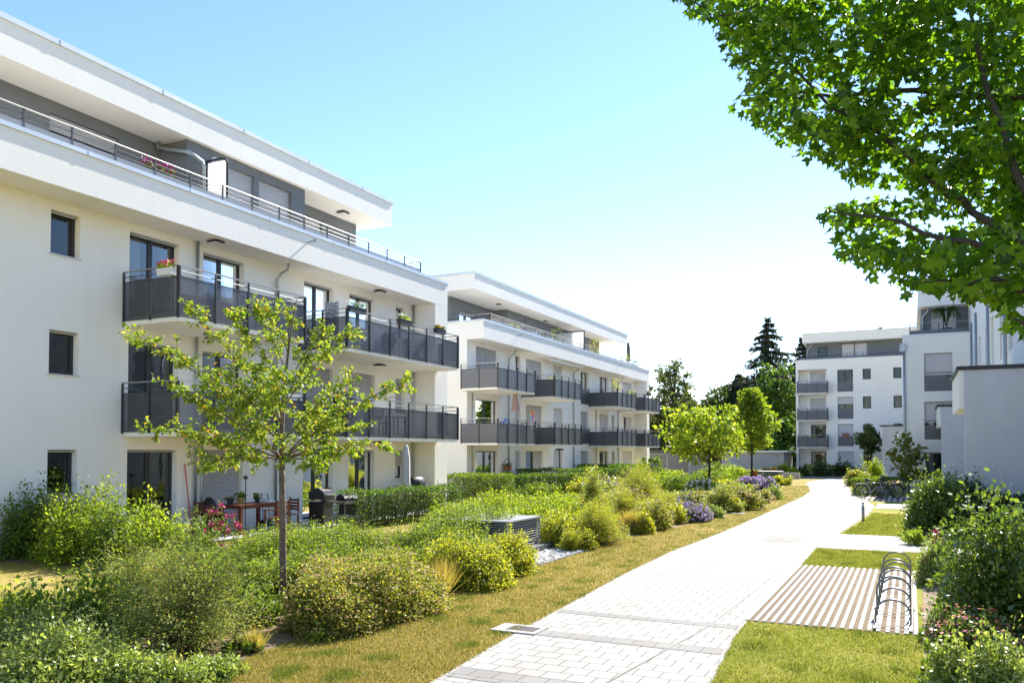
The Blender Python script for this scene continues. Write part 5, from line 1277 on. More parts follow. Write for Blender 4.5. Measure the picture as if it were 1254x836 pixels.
def ppx(px, pyb, wpx, hpx):
    """ground point, half width and height in metres of something seen at these photo pixels"""
    g_ = gnd(px, pyb); s = mpp(g_); return g_, wpx * s / 2, hpx * s
def lf(n): return n
KINDS = {
 #            kind     leafmat        size   wid  per m2  bloom
 'spirea':   ('dome', 'leaf_tan', .045, .6, ('petal_tan', 'umbel'), 'shrub', 'dome_shrub'),
 'lime':     ('dome', 'leaf_lime', .05, .6, None, 'shrub', 'dome_shrub'),
 'wildlime': ('wild', 'leaf_bright', .065, .5, None, 'shrub', 'leafy_shrub'),
 'upright':  ('upright', 'leaf_bright', .085, .42, None, 'shrub', 'upright_shrub'),
 'mid':      ('wild', 'leaf_mid', .075, .5, None, 'shrub', 'leafy_shrub'),
 'lav':      ('dome', 'leaf_lav', .055, .22, ('petal_lavender', 'spike'), 'lavender', 'lavender_plant'),
 'blush':    ('wild', 'leaf_silver', .05, .5, ('petal_blush', 'ball'), 'flowering plant', 'flowering_perennial'),
 'white':    ('wild', 'leaf_mid', .05, .5, ('petal_white', 'ball'), 'flowering plant', 'flowering_perennial'),
 'red':      ('dome', 'leaf_mid', .05, .5, ('petal_red', 'ball'), 'flowering plant', 'flowering_perennial'),
 'feather':  ('feather', 'leaf_feather', .034, .45, None, 'shrub', 'feathery_shrub'),
 'pine':     ('feather', 'leaf_lime', .07, .16, None, 'shrub', 'feathery_shrub'),
 'silver':   ('dome', 'leaf_silver', .05, .5, None, 'shrub', 'dome_shrub'),
 'straw':    ('grass', 'leaf_straw', .012, .5, None, 'grass', 'ornamental_grass'),
 'dark':     ('wild', 'leaf_dark', .09, .5, None, 'shrub', 'dark_shrub'),
 'laurel':   ('dome', 'leaf_glossy', .075, .6, None, 'shrub', 'leafy_shrub'),
 'glossy':   ('wild', 'leaf_glossy', .085, .62, None, 'shrub', 'leafy_shrub'),
 'blade':    ('grass', 'leaf_mid', .02, .5, None, 'grass', 'ornamental_grass'),
}
def P_(k, label, px, pyb, wpx, hpx, dens=1.0, group=None, nb=None, dx=0, depth_ratio=1.0, leaf=None, size=None, boxy=0):
    kind, mat, sz, wd, bloom, cat, nm = KINDS[k]
    g_, r, h = ppx(px, pyb, wpx, hpx); z = depth(g_)
    if size: sz = size
    if kind in ('dome', 'wild'): h *= .82
    if k in ('spirea', 'lime'): boxy = boxy or 3.2
    sz = max(sz, z * .0030)
    area = 2 * pi * r * r * .7 + 2 * pi * r * h * .8
    n = int(min(34000, max(240, dens * 3.9 * area / (sz * sz * wd))))
    if kind == 'grass': n = int(500 * dens)
    nb = nb if nb is not None else (int(min(900, 70 * area)) if bloom else 0)
    g_ = g_ + np.array([ray(px, pyb)[0], ray(px, pyb)[1], 0]) * r * .55      # the base pixel is the front of the plant
    return plant(nm, label, cat, (g_[0], g_[1], 0), kind, r, h, None, sz if kind != 'grass' else max(.012, z * .0009), n, leaf or mat, group, bloom, nb, (.042 if k == 'spirea' and z < 20 else max(.028, z * .0018)), wid=wd, boxy=boxy)

# -- foreground, left of the path
P_('feather', 'large feathery grey green shrub with pinkish tips in the left foreground', 228, 812, 214, 136, 2.8)
P_('feather', 'smaller feathery shrub behind the left shoulder of the big feathery one', 175, 770, 120, 86, 2.2)
P_('silver', 'small leaved silvery shrub filling the bottom left corner', 60, 872, 175, 118, 1.0)
P_('silver', 'silvery small leaved shrub right of the bottom left corner', 150, 862, 120, 84, 1.0)
P_('silver', 'low silvery plant in front of the big feathery shrub', 205, 852, 100, 60, 1.0)
P_('mid', 'leafy green shrub above the silvery corner plants at the left edge', 30, 815, 130, 100, .75)
P_('mid', 'leafy dark green shrub between the dry lawn and the feathery shrub', 112, 800, 120, 100, .8)
P_('upright', 'thin upright young stems with bright leaves in front of the dry lawn patch', 85, 768, 110, 80, .28, size=.1)
P_('straw', 'tuft of straw coloured grass at the bottom of the left bed', 208, 846, 36, 48, .5)
P_('straw', 'straw tuft left of the young tree trunk', 312, 800, 36, 34, .45)
P_('lime', 'small green seedling plants by the young tree trunk', 388, 786, 44, 16, .7)
P_('mid', 'low green plant in front of the young tree trunk at the bed edge', 300, 800, 60, 24, .6)
P_('mid', 'leafy green shrub behind the feathery one, left of the young tree trunk', 290, 770, 90, 74, 1.0)
P_('upright', 'bright upright shrub between the feathery shrub and the leafy corner shrub', 165, 742, 90, 60, 1.1, size=.08)
P_('upright', 'bright upright shrub right behind the big feathery shrub', 225, 735, 100, 70, 1.2, size=.08)
P_('silver', 'small pale leaved plant at the foot of the big feathery shrub', 262, 838, 90, 40, 1.0)
P_('wildlime', 'leafy light green shrub at the left edge under the dry lawn patch', 20, 790, 110, 70, 1.0)
# -- the spirea hedge right of the young tree
P_('spirea', 'large spirea dome with tan seed heads right of the young tree', 418, 776, 128, 80, 1.9, 'spirea domes beside the young tree', 620)
P_('spirea', 'broad spirea dome with tan seed heads left of the straw grass', 492, 752, 130, 76, 1.9, 'spirea domes beside the young tree', 620)
P_('spirea', 'spirea dome between the two larger ones with tan seed heads', 450, 764, 140, 80, 1.9, 'spirea domes beside the young tree', 620)
P_('spirea', 'spirea dome behind the large one, touching the young tree trunk', 402, 742, 80, 60, 1.6, 'spirea domes beside the young tree', 420)
P_('straw', 'straw coloured grass between the spirea and the lime shrub', 540, 732, 44, 52, .8)
P_('lime', 'low yellow green shrub at the left of the pebbles', 580, 722, 100, 60, 1.5)
P_('lime', 'low yellow green shrub touching the pebbles', 622, 706, 78, 52, 1.5)
P_('lime', 'low yellow green shrub behind the straw grass', 552, 722, 80, 58, 1.5)
# -- shrubs along the near block
for i, (x, yb, w_, h_, k) in enumerate([(40, 684, 100, 92, 'mid'), (95, 690, 110, 100, 'wildlime'), (150, 694, 100, 98, 'mid'), (200, 700, 84, 84, 'wildlime'), (235, 702, 74, 66, 'mid')]):
    P_(k, ['leafy shrub at the far left against the near block wall', 'tall bright shrub below the left ground floor window', 'leafy shrub left of the ground floor glass door', 'bright shrub in front of the ground floor glass door', 'leafy shrub in front of the left wooden chair'][i], x, yb, w_, h_, .9, size=.085)
t = P_('blade', 'pale striped iris leaves before the ground floor glass door', 180, 668, 40, 52, .06, leaf='leaf_silver')
plant('flowering_perennial', 'patch of pink flowers in front of the wooden table', 'flowering plant', gnd(275, 676), 'dome', .75, .72, None, .06, 900, 'leaf_mid', None, ('petal_pink', 'ball'), 110, .07, ry=.5)
plant('flowering_perennial', 'white flowering plant left of the pink flower patch', 'flowering plant', gnd(232, 676), 'dome', .4, .6, None, .06, 500, 'leaf_mid', None, ('petal_white', 'ball'), 50, .06)
rowpts = [(262, 716, 74, 52), (300, 712, 74, 54), (342, 708, 78, 78), (384, 712, 78, 84), (420, 700, 74, 76), (300, 742, 84, 66), (340, 738, 74, 74), (376, 730, 70, 76), (455, 698, 68, 62), (494, 694, 70, 60), (528, 692, 66, 66), (560, 686, 70, 80), (598, 678, 66, 72), (545, 702, 56, 52), (470, 708, 56, 46), (240, 738, 74, 52), (430, 716, 60, 60), (510, 706, 56, 46), (320, 690, 70, 50), (365, 686, 70, 46), (405, 682, 70, 46), (612, 672, 40, 62), (574, 664, 60, 60), (536, 668, 60, 46), (585, 702, 56, 50), (612, 694, 40, 46), (566, 698, 60, 58), (625, 688, 24, 40)]
for i, (x, yb, w_, h_) in enumerate(rowpts):
    h_ *= .92
    P_('upright', 'bright yellow green upright shrub in the row between young tree and louvred box', x, yb, w_, h_, 1.35, 'upright shrubs before the near block', size=.085)
# -- hedges
def hedge(label, x0, y0, x1, y1, wd, h, n, leaf='leaf_hedge', size=.07, group=None):
    cx, cy = (x0 + x1) / 2, (y0 + y1) / 2; Ln = math.hypot(x1 - x0, y1 - y0)
    o = plant('hedge', label, 'hedge', (cx, cy, 0), 'hedge', Ln / 2, h, None, size, n, leaf, group, ry=wd / 2)
    o.rotation_euler = (0, 0, math.atan2(y1 - y0, x1 - x0))
    return o
hedge('clipped hedge behind the small cart grill on the near block terrace', -15.35, 19.9, -14.9, 25.6, .8, 1.12, 11000)
hedge('long clipped hedge in front of the second block ground floor', -20.0, 35.2, -15.9, 43.4, .9, 1.12, 17000, size=.085)
hedge('bushy hedge filling the gap between the two left blocks', -20.5, 32.0, -17.4, 35.5, 1.1, 1.25, 9000, 'leaf_mid', .09)
hedge('clipped hedge behind the long one, with a browned middle', -20.6, 43.2, -15.5, 51.0, .9, 1.3, 13000, size=.10)
hedge('farthest clipped hedge before the end of the second block', -20.5, 52.5, -17.4, 58.5, .9, 1.4, 8000, size=.12)
hedge('dark low hedge under the wall of the nearest grey porch', 1.6, 27.0, 5.5, 26.6, 1.0, 1.1, 6500, 'leaf_dark', .08)
# -- planting along the bed behind the louvred box
mixed = [
 ('wildlime', 'bright leafy shrub directly behind the louvred box', 610, 640, 80, 34), ('wildlime', 'bright leafy shrub behind the right end of the louvred box', 670, 644, 80, 40),
 ('wildlime', 'bright shrub left of the louvred box in front of the gable pier', 560, 646, 70, 34),
 ('lime', 'yellow green shrub right of the louvred box', 692, 672, 60, 46), ('pine', 'fine leaved lime shrub at the bed edge beyond the pebbles', 726, 668, 70, 50),
 ('spirea', 'golden spirea dome behind the lime shrubs', 760, 634, 70, 38), ('feather', 'upright feathery tan shrub in front of the long hedge', 726, 640, 34, 62),
 ('straw', 'amber coloured grass between spirea domes', 772, 654, 26, 32), ('spirea', 'round golden spirea at the bed edge left of the lavender', 800, 648, 60, 40),
 ('pine', 'dense round fresh green shrub in front of the hedges', 783, 620, 58, 40), ('lime', 'small lime shrub between the golden spirea and the lavender', 824, 642, 36, 30),
 ('lav', 'nearest purple lavender clump at the bed edge', 846, 639, 54, 34), ('blush', 'blush white flowers behind the nearest lavender', 838, 620, 80, 26),
 ('blush', 'pale pink flowers in front of the long hedge', 745, 612, 46, 28), ('silver', 'grey green shrub right of the nearest lavender', 872, 634, 34, 24),
 ('feather', 'grey green mound in front of the round maple trunk', 885, 628, 52, 34), ('spirea', 'golden dome right of the round maple trunk', 910, 624, 46, 30),
 ('spirea', 'small golden dome left of the far lavender', 930, 616, 30, 22), ('white', 'white flowers behind the golden dome', 905, 608, 60, 22), ('white', 'white flowers left of the round maple trunk', 858, 608, 50, 24),
 ('lav', 'far purple lavender clump near the bend of the path', 940, 609, 38, 26), ('lav', 'purple lavender clump behind the far one', 922, 601, 50, 20), ('silver', 'grey green plant at the edge beside the far lavender', 948, 611, 20, 18),
 ('mid', 'leafy green shrub left of the round maple', 838, 602, 60, 36), ('wildlime', 'bright green shrub in front of the grey garage', 800, 600, 70, 34), ('mid', 'leafy shrub under the round maple', 868, 598, 60, 30),
 ('lime', 'lime hedge like shrub right of the round maple trunk', 890, 600, 60, 24), ('lime', 'lime shrub below the narrow maple', 930, 598, 46, 22), ('lime', 'lime shrub at the far end of the bed', 956, 594, 30, 22),
 ('red', 'red flowers below the narrow maple', 928, 590, 26, 16), ('red', 'red flowers at the far tip of the bed', 946, 592, 16, 18),
 ('wildlime', 'loose green shrub behind the red flowers', 905, 588, 50, 30), ('mid', 'leafy shrub in front of the pale garage', 880, 586, 50, 34), ('wildlime', 'bright shrub beside the dark louvred box', 962, 584, 30, 30),
 ('spirea', 'olive coloured shrub left of the dark louvred box', 945, 584, 30, 24), ('mid', 'green plant right of the parked cars', 985, 582, 30, 18)]
for (k, lab, x, yb, w_, h_) in mixed:
    if x > 780 and yb < 606 and k not in ('lav', 'red'): h_ *= .6
    P_(k, lab, x, yb, w_, h_, 1.25)
fill = [(700, 640, 60, 32, 'wildlime'), (735, 626, 60, 24, 'lime'), (640, 628, 70, 18, 'wildlime'), (690, 622, 60, 18, 'wildlime'), (590, 628, 60, 18, 'wildlime'), (770, 628, 40, 26, 'silver'), (815, 618, 40, 24, 'lime'), (822, 606, 50, 24, 'wildlime'), (860, 612, 50, 22, 'silver'), (880, 610, 40, 20, 'lime'), (790, 604, 40, 24, 'mid'), (760, 606, 44, 26, 'lime'), (850, 594, 60, 24, 'mid'), (826, 590, 50, 22, 'wildlime'), (912, 594, 46, 18, 'lime'), (712, 612, 44, 26, 'lime'), (655, 612, 60, 24, 'mid')]
for (x, yb, w_, h_, k) in fill:
    if x > 780: h_ *= .7
    P_(k, {'wildlime': 'loose bright green filler shrub in the middle of the long bed', 'lime': 'low yellow green filler shrub in the middle of the long bed', 'silver': 'low grey green filler shrub in the middle of the long bed', 'mid': 'leafy mid green filler shrub in the middle of the long bed'}[k], x, yb, w_, h_, .95, {'wildlime': 'loose bright filler shrubs', 'lime': 'yellow green filler shrubs', 'silver': 'grey green filler shrubs', 'mid': 'mid green filler shrubs'}[k])
edge = [(700, 676, 34, 26, 'pine'), (712, 674, 40, 34, 'lime'), (742, 664, 40, 34, 'pine'), (754, 660, 34, 26, 'spirea'), (786, 654, 34, 30, 'lime'), (812, 647, 30, 24, 'spirea'), (826, 640, 30, 26, 'spirea'), (858, 636, 26, 20, 'lime'), (896, 627, 30, 24, 'lime'), (918, 620, 26, 22, 'spirea'), (938, 613, 22, 16, 'spirea'), (730, 650, 50, 40, 'wildlime'), (700, 658, 50, 40, 'lime'), (764, 644, 46, 36, 'pine'), (786, 638, 46, 34, 'lime'), (745, 640, 50, 40, 'lime'), (868, 622, 40, 24, 'spirea'), (895, 616, 40, 24, 'pine'), (810, 630, 40, 24, 'pine'), (915, 608, 30, 18, 'lime'), (680, 660, 46, 46, 'wildlime'), (655, 650, 60, 34, 'wildlime'), (630, 648, 60, 30, 'wildlime')]
for (x, yb, w_, h_, k) in edge:
    P_(k, {'pine': 'fine leaved lime tuft near the verge edge of the long bed', 'lime': 'low yellow green shrub near the verge edge of the long bed', 'spirea': 'small golden dome near the verge edge of the long bed', 'wildlime': 'loose bright shrub around the louvred ventilation box'}[k], x, yb, w_, h_, 1.3, {'pine': 'fine leaved tufts along the verge', 'lime': 'yellow green shrubs along the verge', 'spirea': 'golden domes along the verge', 'wildlime': 'loose bright shrubs around the louvred box'}[k])
for (x, yb, w_, h_) in [(35, 850, 60, 120), (95, 845, 70, 112), (140, 836, 50, 90), (15, 830, 50, 110), (70, 815, 60, 96)]:
    P_('upright', 'thin upright small leaved stems among the silvery bottom left shrubs', x, yb, w_, h_, .22, 'thin upright stems in the bottom left corner', leaf='leaf_silver', size=.05)
# -- right side of the path
P_('glossy', 'large glossy leaved shrub at the right edge, biggest in front of the porch', 1222, 776, 130, 176, 1.3)
P_('glossy', 'glossy leaved shrub left of the biggest one at the right edge', 1178, 752, 52, 96, 1.1)
P_('laurel', 'rounded green shrub beside the side path, left of the porch wall', 1150, 658, 84, 92, 1.8)
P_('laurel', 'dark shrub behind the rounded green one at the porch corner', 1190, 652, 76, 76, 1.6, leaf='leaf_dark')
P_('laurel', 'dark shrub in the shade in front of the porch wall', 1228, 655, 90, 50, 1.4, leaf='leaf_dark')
o = P_('silver', 'rose bush with deep pink blooms beside the hoop stand', 1146, 716, 46, 66, 1.2)
plant('rose_bush', 'rose bush with deep pink blooms above the stone strips', 'rose bush', gnd(1147, 714), 'wild', .34, .80, None, .05, 900, 'leaf_glossy', None, ('petal_pink', 'ball'), 40, .06)
o['label'] = 'pale leaved bush under the pink roses beside the hoop stand'
P_('wildlime', 'small lime plant at the end of the side path', 1122, 668, 30, 22, .8)
plant('flowering_perennial', 'flat rust red flower heads in front of the big glossy shrub', 'flowering plant', gnd(1200, 794), 'dome', .56, .52, None, .055, 1500, 'leaf_glossy', None, ('petal_rust', 'umbel'), 44, .055, ry=.35)
plant('flowering_perennial', 'rust and pink flower heads beside the last stone strip', 'flowering plant', gnd(1150, 786), 'wild', .32, .42, None, .05, 900, 'leaf_glossy', None, ('petal_rust', 'umbel'), 18, .05)
plant('flowering_perennial', 'few deep pink flower heads between the rust coloured ones', 'flowering plant', gnd(1172, 796), 'wild', .22, .50, None, .05, 400, 'leaf_glossy', None, ('petal_pink', 'umbel'), 8, .05)
P_('silver', 'small leaved pale shrub in the bottom right corner', 1218, 884, 112, 104, 1.7, leaf='leaf_silver')
P_('silver', 'small leaved pale shrub left of the bottom right corner', 1164, 868, 66, 88, 1.5)
P_('mid', 'narrow leafy plant along the grass at the bottom right', 1136, 846, 28, 56, .9)
P_('spirea', 'round shrub with reddish tips beside the far bollard', 1051, 595, 32, 24, 1.3, None, 60)
P_('wildlime', 'taller lime shrub behind the round reddish one', 1072, 592, 26, 32, 1.0)
hedge('clipped green shrub block beside the parked bicycles', -2.35, 47.6, -1.3, 49.8, 1.3, .9, 6000, 'leaf_mid', .09)
for i in range(9):
    P_(('dark', 'silver', 'mid')[i % 3], 'low mixed shrub in the bed under the far block', 985 + i * 7, 583 - (i % 3), 20, 14 + (i * 5) % 8, 1.0, 'low shrubs under the far block')
plant('flowering_perennial', 'dull pink flowering patch in front of the far block glass door', 'flowering plant', gnd(1005, 582), 'dome', 1.6, .75, None, .2, 500, 'leaf_mid', None, ('petal_blush', 'ball'), 80, .16)
P_('mid', 'single green plant with thin stems in front of the end pier', 535, 640, 20, 56, .25)

# ------------------------------------------------------------------ trees
def limb(mb, P, r0, r1, n=7):
    P = [np.array(p, float) for p in P]
    mb.tube([tuple(p) for p in P], list(np.linspace(r0, r1, len(P))), n)
def bez(a, b, c, k): return [(1 - t) ** 2 * a + 2 * t * (1 - t) * b + t * t * c for t in np.linspace(0, 1, k)]
def fg_tree():
    base = gnd(347, 752); z0 = depth(base)
    t = thing('young_tree', 'slender young tree with sparse yellow green leaves in the left foreground', 'tree', base)
    mb = MB(); fork = at(345, 562, z0); top = at(364, 364, z0 + .2)
    tr = [base, at(346.5, 690, z0), at(346, 620, z0 + .02), fork]
    limb(mb, tr, .056, .043, 10)
    lead = bez(fork, at(343, 470, z0 - .1), top, 10); limb(mb, lead, .042, .006)
    tips = [(164, 412, -.3, .12), (176, 526, .3, .02), (232, 380, .8, .3), (203, 468, -.9, .1), (224, 570, -.7, .0), (262, 572, .7, .0), (287, 386, -.9, .5), (312, 372, .8, .6), (330, 378, -.4, .7),
            (497, 466, .1, .02), (470, 546, -.5, .0), (404, 396, .7, .55), (430, 408, -.7, .35), (447, 520, .9, .05), (428, 470, -1.0, .2), (396, 572, -.8, .0), (428, 556, .5, .0),
            (335, 452, -1.5, .3), (325, 480, 1.5, .25), (296, 520, -1.3, .05), (392, 505, 1.4, .1), (250, 500, .2, .08), (205, 430, .5, .2), (380, 430, .2, .4), (300, 430, .1, .3), (240, 540, -.2, .0), (420, 500, -.3, .05), (355, 375, .4, .75), (270, 455, -.6, .15)]
    lv = Veg(); tw = lv
    P, D = [], []
    for (px, py, dz, f) in tips:
        a = lead[min(9, int(f * 9))]; e = at(px, py, z0 + dz); ln = np.linalg.norm(e - a)
        m = a + (e - a) * .5 + np.array([0, 0, .10 * ln]); C = bez(a, m, e, 9)
        limb(mb, C, .015 if f < .3 else .010, .003, 5)
        ns = max(8, int(ln / .058))
        for i in range(ns):
            tt = random.uniform(.2, 1.0); q = C[min(8, int(tt * 8))] + (C[min(8, int(tt * 8) + 1)] - C[min(8, int(tt * 8))]) * ((tt * 8) % 1)
            d = RNG.normal(size=3) * np.array([1, 1, .45]); d += (e - a) / ln * .7; d /= np.linalg.norm(d); le = random.uniform(.14, .42) * (1.1 - .4 * tt)
            e2 = q + d * le; tw.stems([q], [e2], .004, .0015, 1)
            for j in range(random.randint(16, 24)):
                s = random.uniform(.15, 1.05); P.append(q + d * le * s + RNG.normal(size=3) * .018); D.append(d * .5 + RNG.normal(size=3) * .6 + np.array([0, 0, -.35]))
    P = np.array(P); D = np.array(D)
    lv.leaves(P, D, rnd(len(P)) * .7 + np.array([0, 0, .6]), RNG.uniform(.04, .078, len(P)), .52, SH_LONG, 0, .15)
    mb.build('trunk', 'bark', t, smooth=True); lv.build('crown', ['leaf_crab', 'bark_dark'], t)
fg_tree()

def clump_tree(name, label, base, H, W, leaf, trunk_h, K, m, lsize, bark='bark_dark', shape='round', group=None, trunk_r=.12, holes=.0, crad=.2, cat='tree'):
    base = np.array([base[0], base[1], 0.0]); t = thing(name, label, cat, base, group)
    mb = MB(); lv = Veg(); top = base + np.array([0, 0, H * .93])
    limb(mb, bez(base, base + np.array([.02 * H, 0, H * .5]), top, 8), trunk_r, trunk_r * .12, 8)
    cs = []
    for i in range(K):
        d = sph(1)[0]; rr = RNG.uniform(.3, 1.0) ** .6 * RNG.uniform(.85, 1.18)
        f = (d[2] * rr + 1) / 2
        prof = {'round': 1.0, 'cone': 1.25 * (1 - f) ** .75 + .12, 'column': .9, 'umbrella': 1.0, 'tall': .75 + .5 * math.sin(f * 3)}[shape]
        c = np.array([d[0] * rr * W / 2 * prof, d[1] * rr * W / 2 * prof, trunk_h + (H - trunk_h) * f]) + base
        cs.append(c)
        s = base + np.array([0, 0, max(trunk_h * .8, (c[2]) * .72)]); limb(mb, [s, s + (c - s) * .5 + np.array([0, 0, .03 * H]), c], trunk_r * .25, trunk_r * .05, 5)
    cs = np.array(cs); cr = W * crad * RNG.uniform(.45, 1.2, K)
    P = (cs[:, None] + (sph(K * m).reshape(K, m, 3) * RNG.uniform(.3, 1.0, (K, m, 1)) ** .5) * cr[:, None, None] * np.array([1, 1, .75])).reshape(-1, 3)
    P[:, 2] = np.maximum(P[:, 2], .1)
    D = rnd(len(P)) + np.array([0, 0, -.2])
    lv.leaves(P, D, rnd(len(P)) * .8 + np.array([0, 0, .6]), lsize * RNG.uniform(.6, 1.3, len(P)), .6)
    mb.build('trunk', bark, t, smooth=True); lv.build('crown', leaf, t)
    return t
def conifer(label, base, H, W, n=26, lsize=.4, leaf='leaf_conifer', group=None):
    base = np.array([base[0], base[1], 0.0]); t = thing('conifer_tree', label, 'tree', base, group)
    mb = MB(); lv = Veg(); limb(mb, [base, base + np.array([0, 0, H * .99])], .02 * H, .004 * H, 8)
    P, D = [], []
    for i in range(n):
        f = .08 + .92 * (i / (n - 1)) ** 1.0; z = H * f; R0 = W / 2 * (1 - f) ** .85 + .02 * H * (1 - f) + .1
        for k in range(random.randint(6, 9)):
            a = random.uniform(0, 6.28); R_ = R0 * random.uniform(.55, 1.15); dr = -.16 * R_ + .05 * H * f * .3
            e = base + np.array([R_ * cos(a), R_ * sin(a), z + dr]); s = base + np.array([0, 0, z + .02 * H])
            limb(mb, [s, e], .003 * H, .001 * H, 4)
            mm = int(34 + 110 * R_ / (W / 2))
            tt = RNG.uniform(.12, 1.03, mm)
            q = s + (e - s) * tt[:, None] + rnd(mm) * np.array([.10, .10, .06]) * R_ * .9 + np.array([0, 0, -.03 * R_])
            P.append(q); D.append((e - s) / np.linalg.norm(e - s) + rnd(mm) * .5 + np.array([0, 0, -.25]))
    P = np.concatenate(P); D = np.concatenate(D)
    lv.leaves(P, D, rnd(len(P)) * .6 + np.array([0, 0, 1]), lsize * RNG.uniform(.6, 1.3, len(P)), .35)
    mb.build('trunk', 'bark_dark', t); lv.build('crown', leaf, t)
    return t
def ct(name, label, px, pyb, ptop, wpx, z, leaf, tf, K, m, ls, **kw):
    p = at(px, pyb, z); s = z / FPX; H = (HOR - ptop) * s + ZC
    return clump_tree(name, label, p, H, wpx * s, leaf, H * tf, K, m, ls * s, **kw)
ct('maple_tree', 'round yellow green maple in the middle of the long bed', 868, 600, 499, 106, 45, 'leaf_bright', .40, 62, 62, 5.5, trunk_r=.09, crad=.15)
ct('maple_tree', 'narrow yellow green maple behind the round one, at the end of the bed', 920, 590, 472, 50, 60, 'leaf_bright', .33, 60, 70, 5.0, shape='cone', trunk_r=.09, crad=.22)
ct('young_tree', 'thin young sapling with sparse leaves at the right end of the hedges', 798, 600, 550, 30, 48, 'leaf_mid', .2, 16, 14, 5, trunk_r=.03, crad=.16)
ct('young_tree', 'small round dark tree in front of the far block', 1066, 580, 521, 28, 80, 'leaf_birch', .45, 26, 60, 4.2, trunk_r=.07, crad=.2)
ct('young_tree', 'small maple with olive leaves in front of the white block by the bicycles', 1113, 600, 532, 46, 46, 'leaf_redtree', .15, 30, 16, 7.0, trunk_r=.05, crad=.17)
ct('tall_tree', 'tall thin tree with feathery open crown right of the second block', 826, 590, 432, 48, 100, 'leaf_birch', .2, 90, 38, 4.2, shape='tall', trunk_r=.3, crad=.17)
ct('tall_tree', 'broad open tree beside the tall thin one, touching the second block', 806, 590, 484, 60, 104, 'leaf_birch', .1, 70, 70, 4.6, trunk_r=.3, crad=.19)
ct('tall_tree', 'open tree between the tall thin tree and the round maple', 846, 590, 484, 46, 108, 'leaf_birch', .1, 60, 80, 4.6, trunk_r=.3, crad=.19)
ct('broad_tree', 'large fresh green broadleaf tree in front of the tall conifer', 952, 585, 450, 70, 104, 'leaf_hedge', .1, 60, 110, 5.0, trunk_r=.4, crad=.2)
ct('broad_tree', 'round mid green tree left of the far block lantern', 958, 588, 512, 34, 92, 'leaf_hedge', .3, 40, 80, 4.2, trunk_r=.2, crad=.21)
ct('broad_tree', 'dark rounded tree left of the tall conifer', 893, 588, 464, 66, 118, 'leaf_dark', .04, 80, 190, 4.6, trunk_r=.4, crad=.21)
ct('broad_tree', 'dark bush like tree low behind the narrow maple', 920, 588, 484, 84, 122, 'leaf_dark', .02, 80, 180, 4.6, trunk_r=.4, crad=.22)
ct('broad_tree', 'dark tree filling the gap beside the far block wall', 975, 588, 456, 64, 116, 'leaf_dark', .02, 90, 190, 4.6, trunk_r=.4, crad=.22)
ct('broad_tree', 'yellowish small tree peeking behind the office building', 853, 590, 505, 30, 128, 'leaf_bright', .3, 24, 60, 4.2, trunk_r=.2, crad=.2)
ct('broad_tree', 'dark low tree mass behind the parked cars', 935, 588, 515, 130, 126, 'leaf_dark', .01, 90, 180, 4.6, trunk_r=.4, crad=.2)
def cf(label, px, ptop, wpx, z, **kw):
    p = at(px, 590, z); s = z / FPX; conifer(label, p, (HOR - ptop) * s + ZC, wpx * s, lsize=5.2 * s, **kw)
cf('tall dark conifer behind the fresh green broadleaf tree', 942, 392, 150, 112)
cf('dark conifer partly hidden behind the far block roof', 984, 416, 96, 118)
cf('shorter dark conifer left of the tall one', 905, 460, 66, 116)
# distant wood closing the view: one mass nobody could count
vg = Veg(); n = 16000
xx = RNG.uniform(-150, 120, n); yy = RNG.uniform(190, 230, n); hmax = 7 + 2.5 * np.sin(xx * .13) + 1.8 * np.sin(xx * .41 + 2)
zz = hmax * RNG.uniform(0, 1, n) ** .6
vg.leaves(np.stack([xx, yy, zz], 1), rnd(n), rnd(n), RNG.uniform(.7, 1.5, n), .7); tag(vg.build('distant_wood', 'leaf_dark'), 'dark distant wood beyond the garages', 'wood', None, 'stuff')

